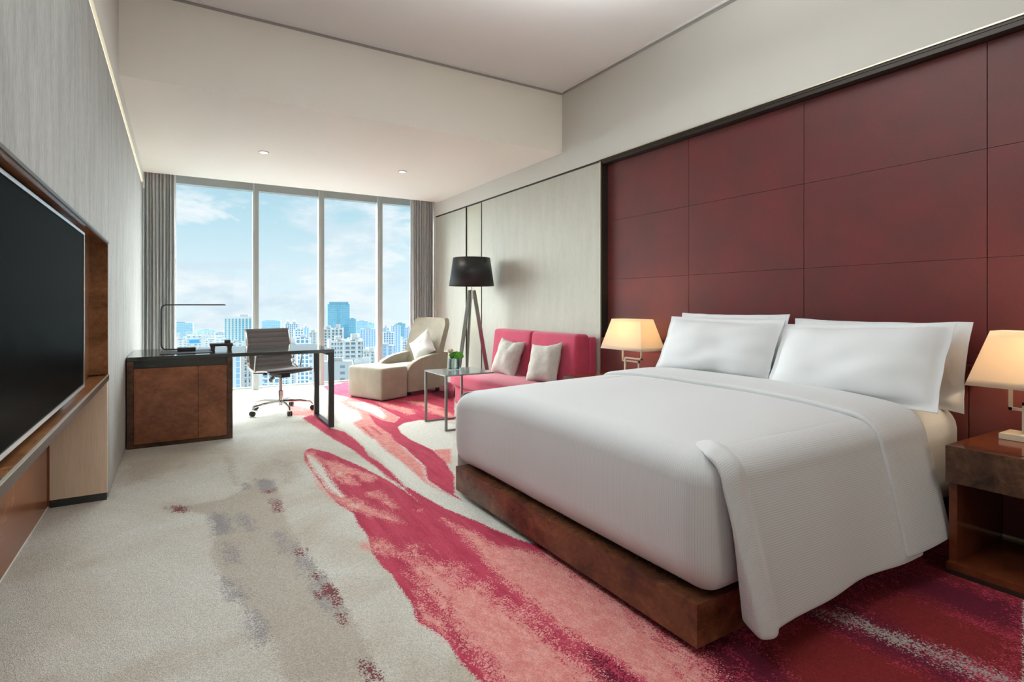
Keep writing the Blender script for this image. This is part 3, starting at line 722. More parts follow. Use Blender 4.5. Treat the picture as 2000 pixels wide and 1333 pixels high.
def place(name, g, m, loc, ex, ey, label, cat, group=None):
    """ex: world direction of the width, ey: of the height"""
    ex = Vector(ex).normalized(); ey = Vector(ey); ey = (ey - ex * ey.dot(ex)).normalized(); ez = ex.cross(ey)
    R = Matrix((ex, ey, ez)).transposed()
    o = obj(name, g, m, angle=70); o.location = loc; o.rotation_euler = R.to_euler()
    return tag(o, label, cat, group)

# ================================================================ bed
bd = thing('bed', 'low double bed on a burl wood platform against the red panels', 'bed', (2.46, 2.18, 0))
obj('bed_base', (lambda g: (g.box(1.479, 3.455, 1.25, 3.11, .03, .176), g)[-1])(G()), 'burl_bed', bd, bevel=.002)
obj('plinth', box(1.60, 3.455, 1.37, 2.99, 0, .03), 'black_gap', bd)
def crown(x, y):
    ky = (y - 2.17) / .96; kx = (x - 1.5) / 1.5
    return .045 * max(0, 1 - ky ** 4) * min(1, .55 + kx * 1.2) - .045 * max(0, ky) ** 3 * max(0, 1 - kx)
g = G().soft(1.53, 3.45, 1.215, 3.13, .178, .650, .10, 24)
g.v = [(x, y, z + (crown(x, y) if z > .45 else 0)) for x, y, z in g.v]
ma = obj('mattress', g, 'linen', bd, angle=80)
def rib_attr(o, f):
    me = o.data; mw_ = wm(o); at = me.attributes.new('rib', 'FLOAT', 'POINT')
    at.data.foreach_set('value', [f(mw_ @ v.co) for v in me.vertices])
rib_attr(ma, lambda p: p.y + p.z)
dv = thing('duvet', 'white ribbed duvet draped over the bed, its top edge folded back', 'duvet', (2.2, 2.18, .65))
g = G().soft(1.492, 2.90, 1.212, 3.14, .180, .663, .10, 40, seg=7)
def foot(x, y, z):
    # the foot face swells softly and creases a little
    if z > .45: z += crown(x, y)
    if x < 1.7:
        w_ = max(0, 1 - (x - 1.49) / .2)
        x -= w_ * (.012 * math.sin((z - .18) / .48 * PI) + .004 * noise.noise((y * 3, z * 4, 0)))
        if z < .3: x += w_ * .012 * (1 - (z - .18) / .12)
    c = max(0, min(1, (y - 2.88) / .26)) ** 2 * max(0, min(1, (1.78 - x) / .28)) ** 1.5
    x -= .028 * c; y += .022 * c; z += .012 * c * (1 if z > .45 else 0)
    z += .003 * noise.noise((x * 3, y * 3, 7))
    return (x, y, z)
g.v = [foot(*v) for v in g.v]
db = obj('duvet_body', g, 'linen', dv, angle=80); rib_attr(db, lambda p: (1.312 - .10 * math.atan2(max(0, 1.312 - p.y), max(1e-4, 1.592 - p.x))) if p.x < 1.592 and p.y < 1.312 else p.y)
def drape_path(side, off, n_top=6, hem=.10, flare=.085):
    """cross-section (y, z, arc) of the hanging side: side=-1 near, +1 far"""
    e = 1.20 if side < 0 else 3.152; s = side; r = .105; top = .668
    pts = []
    for k in range(n_top): pts.append((e - s * (.34 - (.34 - r) * k / n_top), 'top'))
    P = [(y, None) for y, _ in pts]
    for k in range(9):
        a = PI / 2 * k / 8; P.append((e - s * r + s * (r + off) * math.sin(a), top - r + (r + off) * math.cos(a)))
    z0 = top - r
    for k in range(1, 19):
        q = k / 18; P.append((e + s * (off + flare * q ** .9), z0 + (hem - z0) * q))
    return P
def drape(side, x0f, x1f, off, nx=60, hem=.10, flare=.085, fold=None, seed=0):
    P = drape_path(side, off, hem=hem, flare=flare); n = len(P); rows = []; arcs = []
    for i in range(-4 if fold else 0, nx + 1):
        row = []; arc = 0; prev = None; ra = []
        for j, (y, z) in enumerate(P):
            q = max(0, (j - 14) / (n - 15)) if j > 14 else 0
            t_ = max(0, i) / nx; x = x0f(q, j) + (x1f(q, j) - x0f(q, j)) * t_
            zz = (.668 + off + crown(x, y) - .016) if z is None else z + crown(x, y) * max(0, 1 - q * 3) - .016 * max(0, 1 - (j - 5) / 5)
            yy = y + side * (.010 * math.sin(x * 5 + seed) + .006 * math.sin(x * 13 + seed * 2)) * q
            if z is not None: zz += .006 * math.sin(x * 6 + seed) * q
            if fold and i < 0:
                k = -i / 4; yy -= side * fold(q, j) * k; x += .05 * k * k + .01 * math.sin(k * PI); 
                if j < 12: zz -= .03 * k
            elif fold and i <= 6:
                # rolled leading edge
                k = 1 - i / 6; yy += side * .022 * math.sin(k * PI) * (1 if j > 8 else .4); zz += (.018 * math.sin(k * PI) if 4 < j < 15 else 0)
            p = (x, yy, zz)
            if prev is not None: arc += math.dist(p, prev)
            prev = p; row.append(p); ra.append(arc)
        rows.append(row); arcs += ra
    return rows, arcs
def cloth(name, rows, arcs, parent, thick=.006):
    me = bpy.data.meshes.new(name); n = len(rows[0]); vs = [v for r_ in rows for v in r_]
    fs = [(i * n + k, i * n + k + 1, (i + 1) * n + k + 1, (i + 1) * n + k) for i in range(len(rows) - 1) for k in range(n - 1)]
    me.from_pydata(vs, [], fs); at = me.attributes.new('rib', 'FLOAT', 'POINT'); at.data.foreach_set('value', arcs)
    me.materials.append(M['linen']); me.shade_smooth(); me.transform(wm(parent).inverted())
    o = bpy.data.objects.new(name, me); COL.objects.link(o); o.parent = parent
    md = o.modifiers.new('thickness', 'SOLIDIFY'); md.thickness = thick; md.offset = -1
    md = o.modifiers.new('smooth', 'SUBSURF'); md.levels = 1; md.render_levels = 1
    return o
near_x0 = lambda q, j: 1.535 + .055 * q + .11 * max(0, 1 - j / 8)
rows, arcs = drape(-1, near_x0, lambda q, j: 2.80 - .06 * q, .006, fold=lambda q, j: .02 + .085 * q, hem=.105)
cloth('side_drape', rows, arcs, dv)
rows, arcs = drape(1, lambda q, j: 1.52 + .02 * q + .2 * max(0, 1 - j / 8) ** 1.5, lambda q, j: 2.80, .006, hem=.10, flare=.06, seed=2)
cloth('side_drape', rows, arcs, dv)
# folded back band across the top
def band():
    A_ = drape_path(-1, .015, hem=.13, flare=.085)[::-1]; B_ = drape_path(1, .015, hem=.13, flare=.06)
    mid = [(1.54 + (2.812 - 1.54) * k / 20, None) for k in range(1, 20)]
    path = A_ + mid + B_; nA = len(A_); n = len(path); rows = []; arcs = []
    nx = 14
    for i in range(-2, nx + 1):
        arc = 0; prev = None
        row = []
        for j, (y, z) in enumerate(path):
            q = 0
            if j < 18: q = (18 - j) / 18
            if j > n - 19: q = (j - (n - 19)) / 18
            fx = 2.57 + .10 * (y - 1.2) / 1.9 + .01 * math.sin(y * 4) + .03 * q; wx = .40
            t_ = max(0, i) / nx
            x = fx + wx * t_ ; dz = 0
            if i < 0: dz = -.012 * -i; x += .002 * -i
            elif i == 0: dz = 0; x -= .004
            if z is None: zz = .668 + .015 + crown(x, y) + dz; yy = y
            else:
                zz = z + crown(x, y) * max(0, 1 - q * 3); s_ = -1 if j < n / 2 else 1
                yy = y + s_ * (.008 * math.sin(x * 7 + 1)) * q + s_ * dz * (1 if q > 0 else .3); zz += dz * (0 if q > 0 else .7)
                zz += .05 * q * t_ * 0
            p = (x, yy, zz)
            if prev is not None: arc += math.dist(p, prev)
            prev = p; row.append(p); arcs.append(arc)
        rows.append(row)
    return rows, arcs
rows, arcs = band(); cloth('folded_band', rows, arcs, dv, .006)

# bed pillows
lean = (.42, 0, 1)
def bp(y0, y1, xb, xt, zb, zt, seed, label, thick=.20, tilt=0):
    w_ = abs(y1 - y0); h_ = math.dist((xb, zb), (xt, zt))
    g = pillow_g(w_, h_, thick, .05, seed, 40, 26, .05, .009)
    return place('pillow', g, 'linen_plain', ((xb + xt) / 2, (y0 + y1) / 2, (zb + zt) / 2), (0, -1, tilt), (xt - xb, 0, zt - zb), label, 'pillow', None)
bp(3.04, 2.14, 3.31, 3.43, .69, 1.115, 1, 'white pillow at the back of the bed, window side, mostly hidden behind another', .16)
bp(2.10, 1.165, 3.31, 3.42, .64, 1.090, 2, 'white pillow at the back of the bed, beside the right bedside lamp', .16)
bp(2.97, 2.05, 3.05, 3.23, .685, 1.085, 3, 'white pillow at the front on the window side of the bed', .17, -.01)
bp(2.05, 1.16, 2.99, 3.24, .660, 1.075, 4, 'white pillow at the front on the side of the right bedside lamp', .17, .04)

# ================================================================ headboard wall of red panels
hb = thing('headboard_wall', 'oxblood red wall of large stitched panels behind the bed', 'wall panel', (3.55, 1.3, 0))
cols = [4.068, 3.084, 2.121, 1.153, .185, -.78, -1.75, YE + .01]; rowsz = [.868, 1.42, 1.98, 2.528]
for a, b_ in zip(cols, cols[1:]):
    for c, d in zip(rowsz, rowsz[1:]):
        obj('panel', box(3.55, 3.598, b_ + .0015, a - .0015, c + .0008, d - .0008), 'red_leather', hb, bevel=.0018, seg=2)
cols = [4.068, 3.13, 2.17, 1.20, .23, -.73, -1.70, YE + .01]
for a, b_ in zip(cols, cols[1:]):
    obj('lower_panel', box(3.462, 3.598, b_ + .0015, a - .0015, .0, .866), 'red_leather', hb, bevel=.004, seg=2)

# ================================================================ nightstands and their lamps
def nightstand(y0, y1, label):
    t_ = thing('nightstand', label, 'nightstand', (3.18, (y0 + y1) / 2, 0))
    obj('cabinet_top', box(2.90, 3.458, y0, y1, .40, .56), 'burl_light' if 0 else 'mahogany', t_, bevel=.002)
    obj('drawer_front', box(2.888, 2.902, y0, y1, .40, .56), 'burl_dark', t_, bevel=.002)
    obj('inlay_strip', box(2.935, 2.941, y0 + .03, y1 - .05, .5598, .5612), 'black_gap', t_)
    for a in (y0, y1 - .03): obj('side_panel', box(2.925, 3.458, a, a + .03, .05, .40), 'mahogany', t_)
    obj('back_panel', box(3.44, 3.458, y0 + .03, y1 - .03, .05, .40), 'red_leather', t_)
    b_ = obj('bottom_shelf', box(2.895, 3.458, y0, y1, .018, .05), 'mahogany', t_, bevel=.002)
    obj('edge_trim', box(2.889, 2.895, y0, y1, .0, .018), 'dark_bronze', b_)
    obj('rear_trim', box(3.43, 3.44, y0 + .03, y1 - .03, .050, .062), 'brass_trim', t_)
    return t_
nightstand(.46, 1.085, 'glossy red brown bedside table with burl drawer front, on the right side of the bed')
nightstand(3.262, 3.90, 'glossy red brown bedside table between the bed and the red sofa')
def bedside_lamp(yc, label):
    t_ = thing('bedside_lamp', label, 'table lamp', (3.305, yc, .56))
    obj('base', box(-.068, .068, -.145, .145, .001, .028), 'champagne_lacquer', t_, world=False, bevel=.002)
    zb, zt = .24, .497; bx, by, tx, ty = .135, .25, .072, .175
    r_ = .0065
    for s_ in (1, -1):
        g = G(); x = .012 * s_; z_ = .135 if s_ > 0 else .165
        P = [(x, s_ * .125, zb + .06), (x, s_ * .125, z_), (x, -s_ * .07, z_), (x, -s_ * .07, .028)]
        for p, q in zip(P, P[1:]):
            d = (Vector(q) - Vector(p)).normalized() * r_
            g.bar(Vector(p) - d, Vector(q) + d, .013, .013)
        obj('frame_rod', g, 'champagne_metal', t_, world=False)
    obj('socket_bar', G().bar((.0, .13, zb + .055), (.0, -.13, zb + .055), .02, .01), 'champagne_metal', t_, world=False)
    # four sided tapered shade, open above and below
    rows = []
    for k in range(9):
        s_ = k / 8; hx = bx + (tx - bx) * s_; hy = by + (ty - by) * s_; z = zb + (zt - zb) * s_
        rows.append([(-hx, -hy, z), (hx, -hy, z), (hx, hy, z), (-hx, hy, z)])
    sh = obj('lamp_shade', G().grid(rows, close=True), 'shade_cloth', t_, world=False)
    md = sh.modifiers.new('thickness', 'SOLIDIFY'); md.thickness = .002
    bl = obj('bulb', G().lathe([(.008, zb + .06), (.012, zb + .075), (.026, zb + .11), (.024, zb + .14), (.008, zb + .155)], n=16), 'bulb_glow', t_, world=False)
    lamp('POINT', 'bedside_bulb_light', (3.305, yc, .56 + zb + .17), 7.5, (1, .77, .50), shadow_soft_size=.03).parent = None
    return t_
bedside_lamp(.865, 'lit bedside lamp with cream tapered shade on the right bedside table')
bedside_lamp(3.48, 'lit bedside lamp with cream tapered shade between the bed and the red sofa')

# ================================================================ sofa
sf = thing('sofa', 'low armless crimson two seat sofa against the beige wall', 'sofa', (3.05, 4.95, 0))
obj('base', G().soft(2.72, 3.36, 4.14, 5.75, .05, .265, .02, 4), 'red_fabric', sf)
obj('seat_cushion', G().soft(2.66, 3.38, 4.12, 5.77, .262, .405, .04, 10, crown=.02), 'red_fabric', sf)
obj('back_frame', G().soft(3.385, 3.476, 4.14, 5.76, .05, .865, .018, 4), 'red_fabric', sf)
for a, b_ in ((4.145, 4.93), (4.94, 5.745)):
    g = G().soft(3.235, 3.39, a, b_, .405, .895, .035, 8)
    g.v = [(x - (.895 - z) * .12 * (1 if x < 3.31 else .0), y, z) for x, y, z in g.v]
    obj('back_cushion', g, 'red_fabric', sf)
for x in (2.78, 3.40):
    for y in (4.2, 5.66): obj('leg', box(x, x + .04, y, y + .04, 0, .052), 'black_plastic', sf)
def scatter(name, loc, w_, h_, ex, ey, m_, seed, label):
    g = pillow_g(w_, h_, .15, 0, seed, 20, 20, .15, .006)
    return place(name, g, m_, loc, ex, ey, label, 'cushion')
scatter('cushion', (3.10, 5.20, .60), .43, .42, (.10, -1, -.06), (.36, -.03, 1), 'grey_cushion', 11, 'square greige cushion on the sofa, the one nearer the floor lamp')
scatter('cushion', (3.10, 4.50, .60), .43, .42, (.18, -1, .10), (.34, .05, 1), 'grey_cushion', 12, 'square greige cushion on the sofa, the one nearer the bed')

# ================================================================ lounge chair and ottoman
ax = math.atan2(.374, .927)
ot = thing('ottoman', 'square cream fabric ottoman in front of the armchair', 'ottoman', (2.116, 6.52, 0), ax)
obj('cushion_block', G().soft(0, .42, 0, .66, .012, .40, .028, 8, crown=.022), 'cream_fabric', ot, world=False)
obj('base', box(.03, .39, .03, .63, 0, .014), 'black_plastic', ot, world=False)
ac = thing('armchair', 'cream fabric lounge chair with high curved back near the right curtain', 'armchair', (2.116, 6.52, 0), ax)
# local x runs from the front of the seat to the back, local y across
F0 = .43
obj('seat_cushion', G().soft(F0 + .01, F0 + .60, .09, .60, .16, .375, .035, 8, crown=.02), 'cream_fabric', ac, world=False)
obj('seat_base', G().soft(F0 + .02, F0 + .66, .04, .65, .055, .20, .02, 4), 'cream_fabric', ac, world=False)
out = curve2([(F0, .06), (F0 + .0, .30), (F0 + .008, .345), (F0 + .035, .39), (F0 + .10, .435), (F0 + .25, .487), (F0 + .47, .52), (F0 + .65, .54)], 5) + [Vector((F0 + .735, .55)), Vector((F0 + .70, .06))]
for a in (.0, .57):
    g = G().prism([tuple(p) for p in out], 'y', a, a + .085)
    obj('arm', g, 'cream_fabric', ac, world=False, bevel=.022, seg=4, angle=50)
# backrest: curved slab leaning back with rounded upper corners
def back():
    rows = []; nz_ = 26; ny = 16
    for k in range(nz_ + 1):
        s = 1 - (1 - k / nz_) ** 1.7; z = .30 + .70 * s
        half = .325
        if s > .80: half = .325 - .09 * (1 - math.sqrt(max(0, 1 - ((s - .80) / .20) ** 2)))
        xf = F0 + .48 + .25 * s + .02 * s * s; row = []
        for i in range(ny + 1):
            y = -1 + 2 * i / ny; wing = .035 * y * y
            row.append((xf - wing, .3275 + y * half, z))
        for i in range(ny, -1, -1):
            y = -1 + 2 * i / ny
            row.append((xf + .12 - .035 * y * y - .04 * s, .3275 + y * half, z - (.01 if s == 1 else 0)))
        rows.append(row)
    g = G().grid(rows, close=True); n = len(rows[0]); b_ = (len(rows) - 1) * n
    for i in range(ny):
        g.f.append((b_ + i, b_ + i + 1, b_ + n - 2 - i, b_ + n - 1 - i)); g.f.append((n - 1 - i, n - 2 - i, i + 1, i))
    return g
obj('backrest', back(), 'cream_fabric', ac, world=False, bevel=.018, seg=3, angle=60)
for x in (F0 + .08, F0 + .60):
    for y in (.08, .56): obj('leg', box(x, x + .04, y, y + .04, 0, .06), 'black_plastic', ac, world=False)
R2 = Matrix.Rotation(ax, 4, 'Z'); T2 = Matrix.Translation((2.116, 6.52, 0))
pc = T2 @ R2 @ Vector((F0 + .50, .27, .60)); ac_side = (R2 @ Vector((0, -1, 0))).to_3d(); ac_up = (R2 @ Vector((.30, 0, 1))).to_3d()
scatter('cushion', pc, .38, .38, ac_side * .80 + ac_up * .60, ac_up * .80 - ac_side * .60, 'white_cushion', 13, 'pale cushion standing on its corner in the cream armchair')

# ================================================================ side table, vase
sd = thing('side_table', 'small rectangular chrome legged table with grey glass top beside the bed', 'side table', (2.4, 5.0, 0))
obj('tabletop', box(2.13, 2.655, 4.70, 5.21, .508, .522), 'smoked_glass_top', sd, bevel=.002)
def uframe(y, x0, x1):
    w_ = .022; g = G(); g.box(x0, x0 + w_, y, y + w_, 0, .508); g.box(x0 + w_, x1 - w_, y, y + w_, 0, .014); g.box(x1 - w_, x1, y, y + w_, 0, .508); return g
obj('leg_frame', (lambda g: (g.box(2.13, 2.152, 4.70, 4.722, 0, .508), g.box(2.152, 2.55, 4.70, 4.722, 0, .014), g.box(2.528, 2.55, 4.722, 5.188, 0, .014), g)[-1])(G()), 'brushed_steel', sd, bevel=.002)
obj('leg_frame', uframe(5.188, 2.13, 2.55), 'brushed_steel', sd, bevel=.002)
vs = thing('flower_vase', 'small square glass vase with green moss and a white bloom on the side table', 'vase', (2.375, 5.05, .522))
g = G(); g.box(-.044, .044, -.044, .044, .0005, .010)
for a, b_, c, d in ((-.044, -.040, -.044, .044), (.040, .044, -.044, .044), (-.040, .040, -.044, -.040), (-.040, .040, .040, .044)): g.box(a, b_, c, d, .010, .115)
obj('glass', g, 'vase_glass', vs, world=False)
g = G(); rnd = random.Random(3)
def blob(g, c, r, nu=8, nv=6, j=.18):
    rows = []
    for a in range(nv + 1):
        th = PI * a / nv; rows.append([(c[0] + r * (1 + j * (rnd.random() - .5)) * math.sin(th) * math.cos(2 * PI * k / nu), c[1] + r * (1 + j * (rnd.random() - .5)) * math.sin(th) * math.sin(2 * PI * k / nu), c[2] + r * math.cos(th)) for k in range(nu)])
    g.grid(rows, close=True)
for k in range(70):
    a = rnd.random() * 2 * PI; q = rnd.random() ** .5 * .062; blob(g, (.03 + q * math.cos(a), -.01 + q * math.sin(a) * .9, .130 + .06 * rnd.random() * (1 - q / .08)), .016 + .008 * rnd.random(), j=.5)
obj('foliage', g, 'moss', vs, world=False)
g = G()
for k in range(3): g.tube([(-.01 + .01 * k, .005 * (k % 3), .012), (.01 * k - .02, -.01, .13)], .002, 6)
obj('stem', g, 'moss', vs, world=False)
g = G()
for ring, (n, r, tilt) in enumerate(((8, .066, .9), (7, .052, .5), (5, .032, .15))):
    for k in range(n):
        a = 2 * PI * k / n + ring; d = Vector((math.cos(a), math.sin(a), 0)); s_ = Vector((-d.y, d.x, 0)); rows = []
        for i in range(5):
            q = i / 4; w_ = .031 * math.sin(PI * (.18 + .72 * q)); p = Vector((-.030, .012, .172 + ring * .006)) + d * r * q * (.4 + .6 * tilt) + Vector((0, 0, .028 * q * (1.2 - tilt * .6) + .006 * math.sin(q * PI)))
            rows.append([p - s_ * w_, p + Vector((0, 0, -.004)), p + s_ * w_])
        g.grid(rows)
fl = obj('flower', g, 'petal', vs, world=False, angle=80); md = fl.modifiers.new('thickness', 'SOLIDIFY'); md.thickness = .0015

# ================================================================ floor lamp
LX, LY = 3.15, 6.165
lp = thing('floor_lamp', 'tripod floor lamp with large black drum shade beside the sofa', 'floor lamp', (LX, LY, 0), -.5455)
feet = [25, 145, 258]
for k, a in enumerate(feet):
    a = math.radians(a); c, s_ = math.cos(a), math.sin(a)
    obj('leg', G().bar((c * .27, s_ * .27, 0.005), (c * .028, s_ * .028, 1.36), .020, .048, up=(c, s_, 0)), 'brushed_steel', lp, world=False, bevel=.002)
obj('hub', G().lathe([(.026, 1.25), (.026, 1.36), (.008, 1.362), (.008, 1.50)], n=16), 'chrome', lp, world=False)
g = G().lathe([(.282, 1.415), (.232, 1.765)], n=64, cap=False)
sh = obj('lamp_shade', g, 'lamp_black', lp, world=False); md = sh.modifiers.new('thickness', 'SOLIDIFY'); md.thickness = .004
g = G()
for k in range(3):
    a = 2 * PI * k / 3; g.tube([(0, 0, 1.50), (.243 * math.cos(a), .243 * math.sin(a), 1.68)], .003, 6)
obj('shade_support', g, 'chrome', lp, world=False)
obj('bulb', G().lathe([(.014, 1.50), (.016, 1.53), (.03, 1.57), (.028, 1.60), (.008, 1.62)], n=16), 'white_paint', lp, world=False)

# ================================================================ the city outside
def facade(name, c0, c1, su, sv, mort, rough=.5):
    """rows of window openings drawn in the wall material of a distant facade"""
    m, t, b = mat(name, c0, rough); c = N(t, 'ShaderNodeTexCoord'); sp_ = N(t, 'ShaderNodeSeparateXYZ'); t.links.new(c.outputs['Object'], sp_.inputs[0])
    h = mathn(t, 'ADD', sp_.outputs['X'], sp_.outputs['Y'])
    fx = mathn(t, 'FRACT', mathn(t, 'MULTIPLY', h, 1 / su)); fz = mathn(t, 'FRACT', mathn(t, 'MULTIPLY', sp_.outputs['Z'], 1 / sv))
    k = mathn(t, 'MULTIPLY', mathn(t, 'GREATER_THAN', fx, mort[0]), mathn(t, 'GREATER_THAN', fz, mort[1]))
    nv = nse(t, coord(t, (.12, .12, .3)), 1.0, 1)
    t.links.new(mixc(t, k, c0, mixc(t, nv, c1, tuple(min(1, q * 1.5) for q in c1))), b.inputs['Base Color'])
facade('f_glass', (.42, .54, .60), (.15, .31, .41), 4, 4, (.10, .22), .3)
facade('f_glassdark', (.24, .40, .48), (.07, .23, .33), 4, 4, (.08, .2), .3)
facade('f_tower', (.24, .40, .48), (.10, .27, .37), 6, 5, (.06, .14), .25)
facade('f_bluegrid', (.52, .57, .62), (.08, .17, .26), 3.4, 3.3, (.34, .30), .5)
facade('f_bluefin', (.44, .52, .62), (.15, .27, .40), 5, 3.5, (.42, .16), .5)
facade('f_fins', (.50, .56, .56), (.06, .26, .34), 5.2, 3.6, (.38, .12), .3)
facade('f_white', (.50, .53, .54), (.16, .23, .28), 6, 3.4, (.58, .56), .6)
facade('f_core', (.42, .48, .50), (.08, .15, .20), 4, 3.2, (.30, .25), .5)
mat('f_conc', (.52, .54, .54), .7); mat('f_cream', (.50, .53, .54), .7); mat('f_blueroof', (.05, .32, .62), .6); mat('f_ground', (.10, .125, .14), .9); mat('f_roof', (.09, .10, .105), .9); mat('f_green', (.10, .20, .10), .9)
GZ = -110.0
struct('ground', box(-900, 1900, 60, 2000, GZ - 5, GZ), 'f_ground')
CITY=[
(6.3, 1633.9, 57.2, 45.8, -44.3, 'glass', 'pale blue glass office tower beside the left curtain'),
(66.3, 1714.4, 44.6, 35.7, -67.1, 'glass', 'low pale blue glass block between the curtain tower and the finned office'),
(86.8, 1468.0, 22.9, 18.3, -64.0, 'bluegrid', 'small blue flat-roofed block just left of the finned office'),
(87.3, 999.8, 46.0, 23.0, -18.9, 'fins', 'wide grey green office with tall white window fins and a small roof crown'),
(189.0, 1406.0, 42.2, 33.8, -35.0, 'glassround', 'blue glass office with a rounded roof above the desk chair'),
(177.1, 1062.3, 23.2, 18.6, -34.1, 'turret', 'grey residential tower with two pointed roof turrets'),
(135.8, 759.8, 12.0, 9.6, -31.6, 'bluegrid', 'slim blue gridded residential block in front of the turreted tower'),
(218.9, 1153.9, 12.3, 11.0, -43.8, 'turret1', 'thin white residential tower with one pointed roof, left of the second mullion'),
(150.9, 727.2, 18.2, 14.6, -32.6, 'grid', 'white balconied block behind the second window mullion'),
(325.2, 1323.3, 51.9, 36.3, 8.4, 'tower', 'tallest blue glass tower with a stepped top'),
(349.8, 1296.7, 16.8, 11.7, -31.2, 'glassdark', 'narrow blue wing attached right of the tallest tower'),
(458.0, 1593.6, 35.7, 28.5, -46.4, 'glass', 'blue tower with a raised middle right of the tallest tower'),
(508.9, 1679.7, 23.7, 18.9, -55.6, 'glass', 'distant blue tower left of the third mullion'),
(310.2, 1040.0, 32.2, 19.3, -44.6, 'bluefin', 'pale blue ribbed tower pair behind the balconied blocks'),
(149.4, 634.6, 21.9, 13.1, -24.7, 'grid', 'white balconied block at the foot of the tallest tower'),
(110.4, 424.3, 25.3, 12.7, -25.3, 'grid', 'large white block with a dense grid of balconies in the third pane'),
(74.2, 305.9, 16.7, 8.4, -29.7, 'white', 'low white block with rows of small windows behind the ottoman'),
(148.1, 495.0, 10.7, 8.5, -41.5, 'grid', 'small white balconied block left of the third mullion'),
(305.9, 925.6, 14.1, 12.7, -38.5, 'turret1', 'cream residential tower right of the third mullion'),
(248.9, 737.9, 15.5, 12.4, -36.9, 'bluegrid', 'deep blue gridded tower in the fourth pane'),
(338.7, 964.2, 18.6, 14.9, -36.9, 'bluefin', 'pale ribbed tower with a rounded top in the fourth pane'),
(518.1, 1440.2, 26.5, 21.2, -49.0, 'glassdark', 'teal blue tower rising behind the ribbed one in the fourth pane'),
(450.6, 1188.7, 26.7, 21.4, -49.9, 'bluefin', 'stepped blue tower beside the right curtain'),
(255.3, 687.3, 9.4, 7.5, -45.6, 'bluegrid', 'small blue block low beside the right curtain'),
(168.1, 506.3, 17.9, 10.7, -37.4, 'bluefin', 'pale blue ribbed block low behind the armchair arm'),
(19.5, 807.0, 20.1, 12.1, -37.8, 'frame', 'low white building with an open roof frame'),
(14.7, 646.1, 8.8, 5.3, -37.8, 'blueroof', 'small white building with a bright blue roof'),
(4.9, 932.9, 20.8, 12.5, -49.3, 'white', 'low white building beside the left curtain'),
(43.4, 932.9, 22.8, 13.7, -51.4, 'white', 'low white building in front of the pale glass block'),
(49.1, 835.8, 13.7, 8.2, -43.5, 'white', 'low white building left of the finned office base'),
(55.6, 668.1, 14.5, 8.7, -38.9, 'white', 'white roofed building behind the tray on the desk'),
(30.6, 367.5, 6.7, 4.7, -28.9, 'bluefin', 'lavender ribbed block seen under the desk beside the cabinet'),
(33.7, 330.5, 7.2, 5.1, -23.3, 'grid', 'white balconied block seen under the desk behind the chair back'),
(55.4, 457.7, 7.4, 5.2, -35.5, 'white', 'white block with small windows seen below the chair seat'),
(53.2, 388.8, 10.4, 7.3, -26.9, 'bluegrid', 'blue gridded block behind the chair pedestal'),
(65.0, 405.0, 11.3, 7.9, -25.6, 'grid', 'white balconied block right of the chair pedestal'),
(87.7, 473.1, 11.7, 8.2, -25.6, 'bluegrid', 'blue gridded block left of the desk legs'),
(71.7, 342.5, 9.8, 5.9, -27.6, 'white', 'white block seen between the two desk legs'),
(97.1, 338.8, 10.1, 6.1, -35.4, 'grid', 'white balconied block behind the armchair'),
]

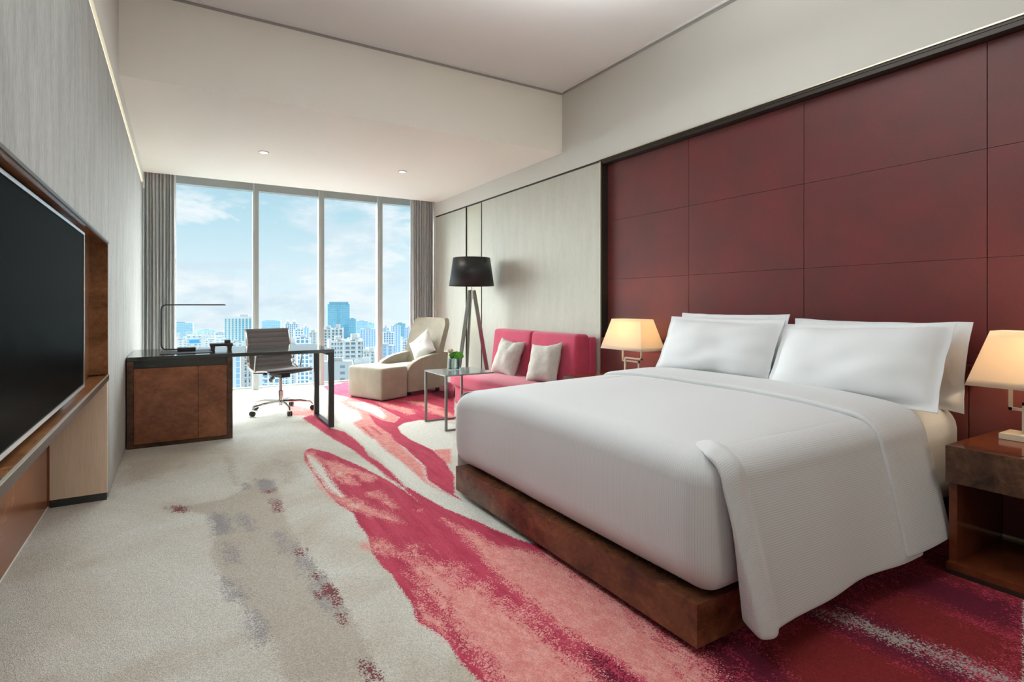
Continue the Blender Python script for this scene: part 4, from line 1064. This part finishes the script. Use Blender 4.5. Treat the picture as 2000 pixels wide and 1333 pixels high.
def tower(name, cx, cy, w_, d_, zt, typ, label, rot=None):
    yaw = math.atan2(-cx, cy)
    rr = random.Random(int(cx * 7 + cy))
    yaw += (rr.random() - .5) * .3
    t_ = thing(name, label, 'building', (cx + math.sin(-yaw) * d_ / 2, cy + math.cos(yaw) * d_ / 2, GZ), yaw)
    H = zt - GZ; a, b_ = w_ / 2 * .96, d_ / 2
    def O(n, g, m_):
        o = obj(n, g, m_, t_, world=False, smooth=False); o.data.materials.append(M['f_roof'])
        for p in o.data.polygons:
            if p.normal.z > .5: p.material_index = 1
        return o
    fm = {'glass': 'f_glass', 'glassround': 'f_glass', 'glassdark': 'f_glassdark', 'tower': 'f_tower', 'bluegrid': 'f_bluegrid', 'bluefin': 'f_bluefin', 'fins': 'f_fins', 'white': 'f_white', 'turret': 'f_bluegrid', 'turret1': 'f_bluefin', 'grid': 'f_core', 'frame': 'f_white', 'blueroof': 'f_white'}[typ]
    if typ == 'grid':
        O('wall', box(-a * .95, a * .95, -b_ * .95, b_ * .95, 0, H - 1.5), fm)
        g = G(); fl = 3.3; n = int((H) / fl)
        for k in range(n):
            z = H - 1.2 - k * fl
            if z < H - 75: break
            j = .0 if k % 2 else .5
            g.box(-a, a, -b_ - j, b_ + j, z - .9, z)
        nb_ = max(3, int(2 * a / 4.2))
        for k in range(nb_ + 1):
            x = -a + 2 * a * k / nb_; q = .45 if k % 2 else .9
            g.box(x - q, x + q, -b_ - .3, b_ + .3, max(0, H - 75), H)
        nb_ = max(2, int(2 * b_ / 6))
        for k in range(nb_ + 1):
            y = -b_ + 2 * b_ * k / nb_
            for sx in (-1, 1): g.box(sx * a - .3, sx * a + .3, y - .6, y + .6, max(0, H - 75), H)
        O('balcony_grid', g, 'f_conc')
        g = G()
        for k in range(max(2, int(a / 6))):
            x = -a + (2 * a) * (k + .5) / max(2, int(a / 6)); O('roof_block', box(x - 2.2, x + 2.2, -b_ * .5, b_ * .3, H - 1, H + 2.5 + 1.5 * (k % 2)), 'f_cream')
        return t_
    top = H
    if typ == 'tower':
        O('wall', box(-a, a, -b_, b_, 0, H * .955), fm); O('roof_block', box(-a * .86, a * .90, -b_ * .8, b_ * .8, H * .955, H), fm)
        O('recess_band', box(-a * .12, a * .04, -b_ - .6, -b_ + .5, H * .30, H * .93), 'f_glassdark'); return t_
    if typ == 'glassround':
        P = [(-a, 0), (a, 0), (a, H * .97)] + [(a * math.cos(q), H * .97 + H * .03 * math.sin(q)) for q in [PI * k / 10 for k in range(1, 10)]] + [(-a, H * .97)]
        O('wall', G().prism(P, 'y', -b_, b_), fm); return t_
    O('wall', box(-a, a, -b_, b_, 0, top), fm)
    if typ.startswith('turret'):
        xs = (-a * .5, a * .5) if typ == 'turret' else (0,)
        for x in xs: O('roof_turret', G().lathe([(a * .38, 0), (a * .38, H * .045), (a * .22, H * .05), (a * .2, H * .075), (.2, H * .12)], c=(x, 0, H), n=8), 'f_cream')
    elif typ == 'fins':
        g = G()
        for k in range(10): x = -a + 2 * a * k / 9; g.box(x - .7, x + .7, -b_ - 1.2, -b_, 0, H + .5)
        g.box(-a - .5, a + .5, -b_ - 1.3, -b_ + 1, H - 2.5, H + 1); O('window_fins', g, 'f_cream')
        O('roof_crown', box(0, a * .55, -b_ * .4, b_ * .4, H, H + 4.5), 'f_cream')
    elif typ == 'frame':
        g = G()
        for k in range(5): x = -a + 2 * a * k / 4; g.box(x - .4, x + .4, -b_, -b_ + .8, H, H + 5); 
        g.box(-a, a, -b_, -b_ + .8, H + 4.4, H + 5.2); O('roof_frame', g, 'f_conc')
    elif typ == 'blueroof': O('roof', box(-a * 1.1, a * 1.1, -b_ * 1.1, b_ * 1.1, H, H + 4), 'f_blueroof')
    else:
        O('roof_block', box(-a * .45, a * .35, -b_ * .4, b_ * .4, H, H + max(2.0, H * .025)), 'f_cream' if typ in ('white', 'bluegrid', 'bluefin') else fm)
    return t_
for c in CITY: tower('city_building', *c)
# loose low blocks of the far city that nobody could tell apart
g = G(); rr = random.Random(11)
for k in range(1000):
    d = 480 + 1400 * rr.random() ** .8; a = math.radians(-6 + 32 * rr.random()); x, y = d * math.sin(a), d * math.cos(a)
    if any(math.hypot(x - c[0], y - c[1] - c[3] / 2) < max(c[2], c[3]) * .75 + 20 for c in CITY): continue
    w_ = 9 + 15 * rr.random(); h_ = 12 + 34 * rr.random() ** 2
    g.box(x - w_ / 2, x + w_ / 2, y - w_ / 2, y + w_ / 2, GZ, GZ + h_)
o = obj('distant_rooftops', g, 'f_white', smooth=False); o.data.materials.append(M['f_roof'])
for p in o.data.polygons:
    if p.normal.z > .5: p.material_index = 1
tag(o, 'hazy carpet of low white city blocks spreading to the horizon', 'city blocks'); o['kind'] = 'stuff'
